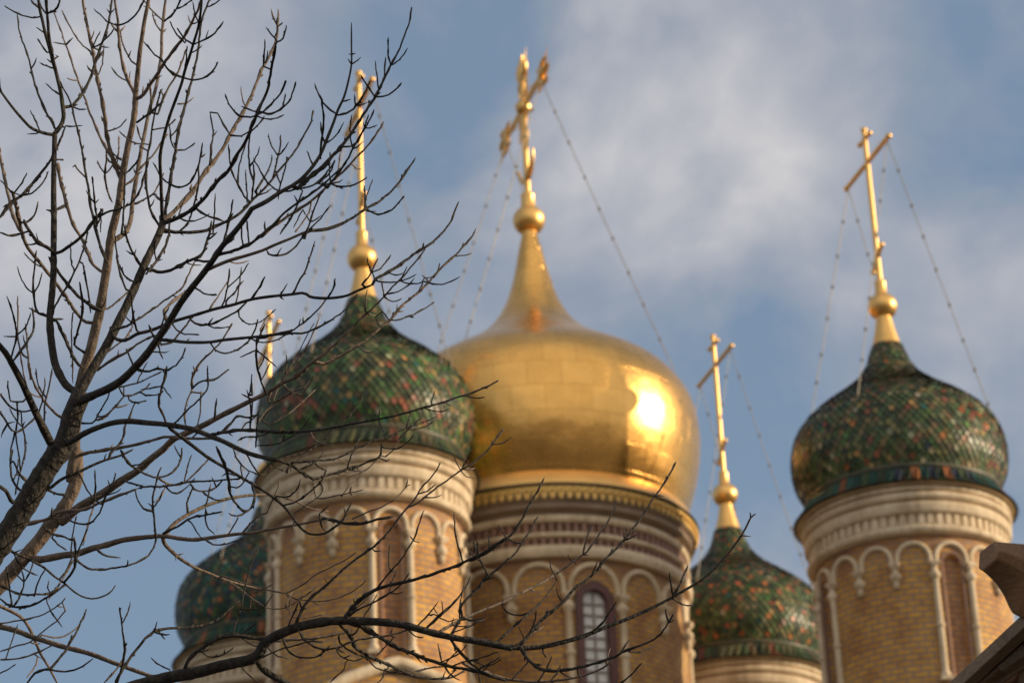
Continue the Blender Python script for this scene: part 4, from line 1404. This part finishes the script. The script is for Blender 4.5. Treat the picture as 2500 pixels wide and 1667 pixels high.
'K': """n 150 165 420,-30 330,100 250,230 170,370 90,500 20,600 -70,730 -180,900
n 130 150 560,-400 490,-240 450,-80 400,0 330,100
r 85 105 520,0 520,150 500,250 440,370 350,490 270,600 200,680 120,770 50,850 -20,930 -120,1060
r 55 16 210,720 260,735 330,725 430,705 520,695 620,660 720,635 820,605 920,590 1020,580 1110,575 1200,590 1300,600 1400,590 1500,575 1620,560 1700,555 1850,525 2000,500 2150,470 2240,450
n 20 12 2180,462 2260,470 2350,490 2450,488 2560,460 2660,440
r 30 14 1110,570 1180,490 1270,430 1380,375 1480,340 1580,315 1700,300 1850,300 2000,330
n 14 9 1100,560 1200,510 1300,450 1400,430 1500,410
r 32 11 1100,590 1110,625 1140,660 1220,730 1320,790 1420,830 1520,870 1640,905 1760,930 1900,955
r 12 9 1540,880 1640,950 1720,1010 1780,1050
n 17 10 1460,-30 1510,80 1540,180 1555,290 1590,350 1650,410 1700,380 1720,310 1700,210
n 20 16 1240,1470 1300,1380 1380,1320 1470,1270 1580,1245 1680,1260 1800,1275
n 17 9 780,1560 860,1420 940,1320 1000,1250 1070,1210 1180,1195 1290,1190 1400,1170 1480,1130 1560,1060 1620,1010
n 9 7 1070,1220 1115,1270
n 10 7 1350,1345 1420,1390 1500,1380 1580,1325
n 14 8 790,1560 830,1430 845,1330 830,1230 820,1150 805,1055
r 40 24 -30,1180 100,1210 200,1250 310,1285 420,1320 540,1350 640,1380 740,1420 850,1460 960,1500 1050,1530 1180,1580
r 25 15 -20,1040 80,1085 150,1130 200,1200 240,1290 280,1380 330,1460 390,1575
n 15 9 335,1475 420,1380 470,1300 520,1210 560,1130 585,1065
n 11 8 340,1475 440,1490 530,1470 590,1430 630,1400
n 14 10 340,1475 250,1490 180,1568
n 25 10 -30,580 0,600 80,680 150,710 230,750 300,790 370,850 430,890 500,950 560,985 630,998 700,980 750,950 780,905
n 14 11 430,890 480,830 510,760 510,660 500,580
n 12 10 400,870 460,790 490,700
n 14 10 -10,905 80,950 170,970 260,970 340,960 400,930 440,905
n 9 7 335,955 320,920 330,875
n 13 10 -10,990 60,1040 130,1055 220,1040 300,1000 380,950 430,905
n 10 8 230,980 260,880 310,790
n 10 8 90,1050 120,1010 160,900 150,810
n 10 8 80,1040 60,900 40,780
n 13 9 515,735 560,775 620,800 700,800 800,785 900,765 990,715 1040,650 1055,590
n 8 7 862,775 862,735
n 14 9 650,660 680,690 720,710 815,722
n 13 8 1050,575 1040,450 1030,350 1045,250 1070,150 1090,110
n 11 8 1025,405 970,390 930,330 915,260
r 9 7 1045,350 1100,290 1120,230
r 18 12 160,500 250,480 330,455 420,410 560,400 680,350 760,320 860,280 930,255
n 12 8 930,255 1000,240 1100,240 1200,225 1280,210 1400,205 1520,195 1620,190
n 12 9 815,180 880,220 960,235
n 26 14 260,290 340,250 420,190 520,150 620,100 720,60 820,30 900,-10
n 14 10 330,270 380,290 440,295
n 14 9 820,0 850,60 900,110 1000,165 1070,180 1130,165 1190,120 1220,60 1228,-20
r 10 8 1070,185 1140,225 1230,225 1330,140 1420,40
n 11 8 430,420 490,480 560,495 620,480 670,420 720,300 770,230
n 13 9 290,510 350,560 420,575 475,600
n 10 8 350,590 400,640 450,670
n 10 7 520,690 560,600 595,520
r 10 7 480,690 490,560 520,440
n 9 8 530,150 600,280 640,330 690,365
n 9 7 640,325 645,200 640,130
n 9 7 690,360 730,270 770,200 782,150
n 15 10 145,270 110,240 80,180 70,100 85,-10
r 9 8 175,0 140,130 100,300
n 13 9 180,210 130,150 90,70
n 30 25 90,350 70,330 40,270 -15,235
r 9 7 -10,1165 100,1150 200,1130 300,1100 420,1020 440,990
r 9 7 -10,1360 100,1320 200,1290 300,1210 380,1150 440,1080
r 9 7 -10,1410 120,1400 230,1370 340,1320
n 8 7 40,1400 80,1290 120,1170
n 8 7 -10,1505 60,1470 105,1440
r 8 7 180,1530 220,1480 245,1440
n 9 7 420,1190 370,1120 340,1080 320,1030
r 10 7 280,1240 400,1260 500,1210 560,1130
r 11 8 700,1568 790,1470 840,1390
n 9 7 1140,1475 1070,1440 1020,1395
r 10 7 330,1000 420,870 520,700
r 10 7 560,640 600,480 650,310
n 10 8 1280,210 1310,260 1380,275 1450,255 1500,200
n 9 7 1120,240 1160,285 1230,275 1280,225
r 11 8 1270,430 1265,340 1310,240
n 10 8 1385,390 1395,500 1450,565
r 10 8 1390,370 1410,290 1425,220
n 10 7 1290,480 1320,530 1360,590
n 9 7 1390,600 1440,630 1520,630 1610,605
r 9 7 1545,560 1580,500 1610,450
n 10 8 1545,420 1580,440 1640,430 1670,400
r 10 8 1640,550 1700,480 1760,430
n 10 8 1430,180 1460,240
n 9 7 1540,230 1600,250 1640,220 1680,140
n 10 8 1660,20 1700,80 1740,150 1790,160 1830,100""",
}
def build_trees():
    lines = []
    for key, txt in LIMBS.items():
        ox, oy, sc = TILES[key]
        for ln in txt.strip().split('\n'):
            q = ln.split()
            w0, w1 = float(q[1]) / sc, float(q[2]) / sc
            pts = [tuple(float(c) for c in s.split(',')) for s in q[3:]]
            pts = [(ox + x / sc, oy + y / sc) for x, y in pts]
            lines.append([q[0], w0, w1, pts])
    for l in lines:                       # smooth and resample about every 9 px of the sheet
        p = catmull(l[3], 6)
        out = [p[0]]; acc = 0
        for a, b in zip(p, p[1:]):
            acc += math.hypot(b[0] - a[0], b[1] - a[1])
            if acc >= 9:
                out.append(b); acc = 0
        if acc > 2 or len(out) < 2:
            out.append(p[-1])
        l[3] = out
    rt = random.Random(21)                # short spurs and side shoots, in opposite pairs that turn up to the light
    for t, w0, w1, p in list(lines):
        if max(w0, w1) > 13 or len(p) < 8: continue
        k = rt.randint(3, 6)
        while k < len(p) - 3:
            if rt.random() < .42:
                ax, ay = p[k]; tx, ty = p[k + 1][0] - p[k - 1][0], p[k + 1][1] - p[k - 1][1]
                l = math.hypot(tx, ty) or 1; tx, ty = tx / l, ty / l
                for sgn in ((-1, 1) if rt.random() < .5 else (rt.choice((-1, 1)),)):
                    L_ = rt.choice((14, 20, 34, 52, 70)) * rt.uniform(.7, 1.2)
                    an = math.radians(rt.uniform(42, 70)) * sgn
                    dx, dy = tx * math.cos(an) - ty * math.sin(an), tx * math.sin(an) + ty * math.cos(an)
                    q = [(ax, ay)]; n_ = max(2, int(L_ / 8))
                    for i in range(n_):
                        dx += (tx - dx) * .10; dy += (ty - dy) * .10 - .10
                        m_ = math.hypot(dx, dy) or 1; dx, dy = dx / m_, dy / m_
                        q.append((q[-1][0] + dx * L_ / n_, q[-1][1] + dy * L_ / n_))
                    lines.append([t, 3.1, 2.4, q])
            k += rt.randint(6, 13)
    lines.sort(key=lambda l: -max(l[1], l[2]))
    rt = random.Random(5)
    placed = {'n': [], 'r': []}
    gp, gd = [], []
    done = []
    BASE = {'n': 8.3, 'r': 9.3}
    for t, w0, w1, p in lines:
        best = None
        if placed[t]:
            arr = np.array([q[:2] for q in placed[t]]); dep = [q[2] for q in placed[t]]
            for end in (0, -1):
                d = np.hypot(arr[:, 0] - p[end][0], arr[:, 1] - p[end][1])
                k = int(d.argmin())
                if d[k] < 26 and (best is None or d[k] < best[0] - (4 if end else 0)):
                    best = (d[k], end, dep[k], tuple(arr[k]))
        if best is None:                     # may still spring from a limb of the other tree's drawing
            d0 = BASE[t] + rt.uniform(-.25, .25)
            end = 0 if w0 >= w1 else -1
        else:
            d0, end = best[2], best[1]
        if end == -1:
            p = p[::-1]; w0, w1 = w1, w0
        if best is not None and best[0] > 1.5:
            p = [best[3]] + p
        length = sum(math.hypot(b[0] - a[0], b[1] - a[1]) for a, b in zip(p, p[1:]))
        big = max(w0, w1) > 35
        sl = rt.uniform(-1, 1) * (0.00022 if big else 0.0011)
        cv = rt.uniform(-1, 1) * 0.12 if not big else 0
        acc = 0; ds = []
        for i, q in enumerate(p):
            if i: acc += math.hypot(q[0] - p[i - 1][0], q[1] - p[i - 1][1])
            ds.append(min(max(d0 + sl * acc + cv * (acc / max(length, 1)) ** 2, BASE[t] - 1.2), BASE[t] + 1.2))
        placed[t] += [(q[0], q[1], d) for q, d in zip(p, ds)]
        done.append((t, w0, w1, p, ds, length))
    specs = {'n': ('bare_tree', 'shaded dark bare tree with a thick leaning trunk and many curved twigs, at the left edge', 'bare trees'),
             'r': ('bare_tree', 'paler bare tree with sunlit buff branches reaching behind the dark trunk', 'bare trees')}
    for t in ('n', 'r'):
        mine = [d for d in done if d[0] == t]
        mine.sort(key=lambda d: -(d[5] + 40) * max(d[1], d[2]))
        P3 = lambda q, d: CAM + ray(*q) * (d / ray(*q).dot(FW))
        trunk = next(d for d in mine if max(d[1], d[2]) > (48 if t == 'n' else 34) and d[3][0][0] < 260 and (d[3][0][1] > 1400 or d[3][-1][1] > 1400))
        tail = P3(trunk[3][-1], trunk[4][-1]) if trunk[3][-1][1] > trunk[3][0][1] else P3(trunk[3][0], trunk[4][0])
        foot = Vector((tail.x - (.75 if t == 'n' else .95), tail.y + .1, 0))
        root = empty(specs[t][0], foot, 0, specs[t][1], 'tree', specs[t][2])
        m = M['bark_' + t]
        rest = MB()
        nb = 0
        for d in mine:
            _, w0, w1, p, ds, length = d
            pts = [P3(q, z) for q, z in zip(p, ds)]
            n = len(pts)
            rad = []
            thin = max(w0, w1) < 9
            for i in range(n):
                w = w1 + (w0 - w1) * (1 - i / (n - 1)) ** (1.45 if w0 > 2.2 * w1 and w0 < 20 else 1)
                r = w / 2 / FPX * ds[i]
                if thin:
                    r *= 1.30 + (0.5 if rt.random() < .22 else 0) + rt.uniform(-.1, .1)      # buds and leaf scars
                    if i == n - 1: r *= .45
                else:
                    r *= 1 + rt.uniform(-.05, .05) + (0.10 if rt.random() < .08 else 0)
                    if i > n - 4 and w1 < 7: r *= (.9, .75, .45)[i - n + 3]
                rad.append(r)
            if thin:
                jit = 0.0012
                pts = [q + Vector((rt.uniform(-jit, jit), rt.uniform(-jit, jit), rt.uniform(-jit, jit))) if 0 < i < n - 1 else q for i, q in enumerate(pts)]
            istrunk = d is trunk
            if istrunk:
                if trunk[3][-1][1] < trunk[3][0][1]:
                    pts = pts[::-1]; rad = rad[::-1]
                e = pts[-1]; r0 = rad[-1]
                tg = (pts[-1] - pts[-4]).normalized()
                for s in (.2, .45, .7, .9, 1.0):
                    h = e.lerp(foot, s) + tg * .6 * s * (1 - s)
                    pts.append(h); rad.append(r0 * (1.1 + .25 * s + (.5 if s > .95 else 0)))
            off = [q - foot for q in pts]
            seg = 14 if max(w0, w1) > 25 else 8 if max(w0, w1) > 9 else 6
            if istrunk or nb < 70:
                b = MB(); b.tube(off, rad, seg)
                o = b.build('trunk' if istrunk else 'branch', m, root, True)
                nb += 1
            else:
                rest.tube(off, rad, seg)
            if thin:                                # alternate buds sitting on the twig
                for i in range(2, n - 1):
                    if rt.random() < .30:
                        a = (off[i + 1] - off[i - 1]).normalized()
                        s = a.orthogonal(); s.rotate(Matrix.Rotation(rt.uniform(0, 6.28), 3, a)); s.normalize()
                        q = off[i]
                        rest.tube([q, q + s * rad[i] * 1.2 + a * rad[i] * .8, q + s * rad[i] * 1.8 + a * rad[i] * 2.4], [rad[i] * .75, rad[i] * .6, rad[i] * .1], 5)
        o = rest.build('twigs', m, root, True)
        o['kind'] = 'stuff'
def bark(name, a, b_, scale):
    m, t, b = mat(name)
    l = t.links.new
    tc = N(t, 'ShaderNodeTexCoord')
    n = N(t, 'ShaderNodeTexNoise', i_Scale=scale, i_Detail=6.0, i_Roughness=0.65)
    l(tc.outputs['Object'], n.inputs['Vector'])
    r = ramp(t, [(0.36, a), (0.64, b_)])
    l(n.outputs['Fac'], r.inputs['Fac'])
    n3 = N(t, 'ShaderNodeTexNoise', i_Scale=3.5, i_Detail=4.0)
    l(tc.outputs['Object'], n3.inputs['Vector'])
    r3 = ramp(t, [(0.58, (0, 0, 0)), (0.72, (1, 1, 1))])
    l(n3.outputs['Fac'], r3.inputs['Fac'])
    mx_ = N(t, 'ShaderNodeMix', data_type='RGBA'); mx_.inputs['B'].default_value = (.05, .055, .022, 1)     # algae
    mf = N(t, 'ShaderNodeMath', operation='MULTIPLY'); mf.inputs[1].default_value = .5
    l(r3.outputs['Color'], mf.inputs[0]); l(mf.outputs[0], mx_.inputs['Factor'])
    l(r.outputs['Color'], mx_.inputs['A']); l(mx_.outputs['Result'], b.inputs['Base Color'])
    n2 = N(t, 'ShaderNodeTexNoise', i_Scale=scale * 2.2, i_Detail=5.0)
    mp_ = N(t, 'ShaderNodeMapping'); mp_.inputs['Scale'].default_value = (1, 1, .45)
    l(tc.outputs['Object'], mp_.inputs['Vector']); l(mp_.outputs['Vector'], n2.inputs['Vector'])
    bp = N(t, 'ShaderNodeBump', i_Strength=0.9, i_Distance=0.02)
    l(n2.outputs['Fac'], bp.inputs['Height']); l(bp.outputs['Normal'], b.inputs['Normal'])
    b.inputs['Roughness'].default_value = 0.85
    return m
M['bark_n'] = bark('shaded_bark', (.009, .0075, .006), (.050, .040, .030), 34)  # shade on the near tree is put into its bark colour
M['bark_r'] = bark('sunlit_bark', (.075, .056, .041), (.19, .137, .10), 18)  # sunlight on the rear tree is put into this paler bark colour
build_trees()
# ------------------------------------------------------------------ wooden gable roof with its carved ridge beam
def wood(name, a, b_, sc=6):
    m, t, b = mat(name)
    l = t.links.new
    tc = N(t, 'ShaderNodeTexCoord')
    mp_ = N(t, 'ShaderNodeMapping'); mp_.inputs['Rotation'].default_value = (0, 0, R_(-50)); mp_.inputs['Scale'].default_value = (1.2, 14, 14)
    l(tc.outputs['Object'], mp_.inputs['Vector'])
    n = N(t, 'ShaderNodeTexNoise', i_Scale=sc, i_Detail=7.0, i_Roughness=0.6)
    l(mp_.outputs['Vector'], n.inputs['Vector'])
    n2 = N(t, 'ShaderNodeTexNoise', i_Scale=5.0, i_Detail=4.0)
    l(tc.outputs['Object'], n2.inputs['Vector'])
    ad = N(t, 'ShaderNodeMix', data_type='FLOAT'); ad.inputs[0].default_value = .45
    l(n.outputs['Fac'], ad.inputs[2]); l(n2.outputs['Fac'], ad.inputs[3])
    r = ramp(t, [(0.35, a), (0.62, b_)])
    l(ad.outputs[0], r.inputs['Fac']); l(r.outputs['Color'], b.inputs['Base Color'])
    bp = N(t, 'ShaderNodeBump', i_Strength=0.4, i_Distance=0.004)
    l(n.outputs['Fac'], bp.inputs['Height']); l(bp.outputs['Normal'], b.inputs['Normal'])
    b.inputs['Roughness'].default_value = 0.75
    return m
M['beam'] = wood('brown_stained_timber', (.15, .082, .045), (.32, .185, .105))
M['plank'] = wood('grey_brown_planks', (.14, .095, .06), (.29, .205, .135))
def wooden_roof():
    th = R_(50)
    d1 = Vector((math.cos(th), math.sin(th), 0)); d2 = Vector((-math.sin(th), math.cos(th), 0))
    Zm = 4.27
    px = lambda x, y: (2300 + x / Zm, 1300 + y / Zm)
    r0 = ray(*px(480, 230)); P0 = CAM + r0 * (10.8 / r0.dot(FW))
    def pp(x, y, t):
        r = ray(*px(x, y))
        return CAM + r * (((P0 - CAM).dot(d1) + t) / r.dot(d1))
    base = Vector((P0.x + d1.x * .9, P0.y + d1.y * .9, 0))
    root = empty('wooden_roof', base, 0, 'dark wooden gable roof with a carved ridge beam jutting out, bottom right corner', 'roof')
    root['kind'] = 'thing'
    def put(name, v, f, m, parent=root, bev=0.004):
        o = mesh(name, [Vector(p) - base for p in v], f, m, parent)
        md = o.modifiers.new('edge', 'BEVEL'); md.width = bev; md.segments = 2; md.limit_method = 'ANGLE'
        return o
    # carved ridge beam
    k = 1364 * 14 / 10.8
    under = [(425, 400), (485, 440), (545, 495), (620, 580), (690, 690), (740, 800), (775, 862)]
    secs = []
    for (fx, fy) in catmull(under, 3):
        t = (fx - 425) / k
        s = fx - 425
        Ft = (fx, fy); Et = (570 + s, 275 + .475 * s); Dt = (590 + s, 180 + .38 * s); Ct = (540 + s * .97, 85 + .08 * s)
        secs.append([pp(fx - 50 + 0 * s, fy - 30, t), pp(Ct[0] - 155, Ct[1] + 118, t), pp(*Ct, t), pp(*Dt, t), pp(*Et, t), pp(*Ft, t)])
    ext = d1 * 2.4 + Vector((0, 0, -.02))
    secs.append([p + ext for p in secs[-1]])
    v = [p for s in secs for p in s]
    f = [(0, 1, 2, 3, 4, 5)[::-1], tuple((len(secs) - 1) * 6 + i for i in range(6))]
    for i in range(len(secs) - 1):
        for q in range(6):
            w = (q + 1) % 6
            f.append((i * 6 + q, i * 6 + w, (i + 1) * 6 + w, (i + 1) * 6 + q))
    smooth_by_angle(put('ridge_beam', v, f, M['beam'], bev=.006), 12)
    # boards of the gable, drawn in planes square to the ridge, given thickness along it
    peak = pp(930, 760, .3)
    def board(name, pts, t, depth, m, mirror=True, parent=root):
        q = [pp(x, y, t) for x, y in pts]
        for mir in ((False, True) if mirror else (False,)):
            qq = q
            if mir:
                qq = [p - d2 * (2 * (p - peak).dot(d2)) for p in q]
            n = len(qq)
            vv = qq + [p + d1 * depth for p in qq]
            ff = [tuple(range(n)), tuple(range(n, 2 * n))[::-1]] + [(i, n + i, n + (i + 1) % n, (i + 1) % n) for i in range(n)]
            put(name, vv, ff, m, parent)
    board('bargeboard', [(-760, 2330), (812, 868), (930, 765), (930, 915), (854, 985), (-600, 2330)], .26, .07, M['plank'])
    board('roof_boards', [(-700, 2335), (930, 815), (930, 850), (-665, 2335)], .335, 2.0, M['beam'])
    board('batten', [(-470, 2330), (330, 1605), (930, 1075), (930, 1130), (330, 1665), (-410, 2330)], .40, .09, M['beam'])
    board('lath', [(575, 1392), (930, 1120), (930, 1235), (612, 1442)], .385, .10, M['plank'])
    board('rafter', [(-330, 2330), (385, 1640), (600, 1465), (930, 1235), (930, 1345), (640, 1545), (-190, 2330)], .44, .09, M['plank'])
    board('gable_strut', [(640, 1545), (795, 1435), (770, 1500), (520, 1740), (480, 1720)], .45, .06, M['beam'], False)
    board('gable_strut', [(800, 1440), (860, 1395), (930, 1400), (930, 2300), (700, 2300)], .47, .06, M['plank'], False)
    board('gable_boarding', [(-500, 2330), (930, 1050), (930, 2330)], .56, .05, M['plank'])
    for s in (-1, 1):
        c = peak + d1 * .5 + d2 * s * .62
        h = c.z - .75
        b = MB(); b.box((c.x - base.x, c.y - base.y, h / 2), .14, .14, h, Matrix.Rotation(th, 3, 'Z'))
        b.build('post', M['beam'], root)
        c = c + d1 * 1.6
        b = MB(); b.box((c.x - base.x, c.y - base.y, h / 2), .14, .14, h, Matrix.Rotation(th, 3, 'Z'))
        b.build('post', M['beam'], root)
    # unseen log walls added right of the picture to shade gable and dark tree
    b = MB()
    for i in range(20):
        b.tube([(2.0, 8.9 - base.y, .17 + i * .34), (2.0, 15.0 - base.y, .17 + i * .34)], .185, 10)
    b.build('added_shade_wall', M['plank'], root)
    b = MB()
    for i in range(33):
        b.tube([(2.4, 1.5 - base.y, .17 + i * .34), (2.4, 6.9 - base.y, .17 + i * .34)], .185, 10)
    b.build('added_shade_wall', M['plank'], root)
wooden_roof()
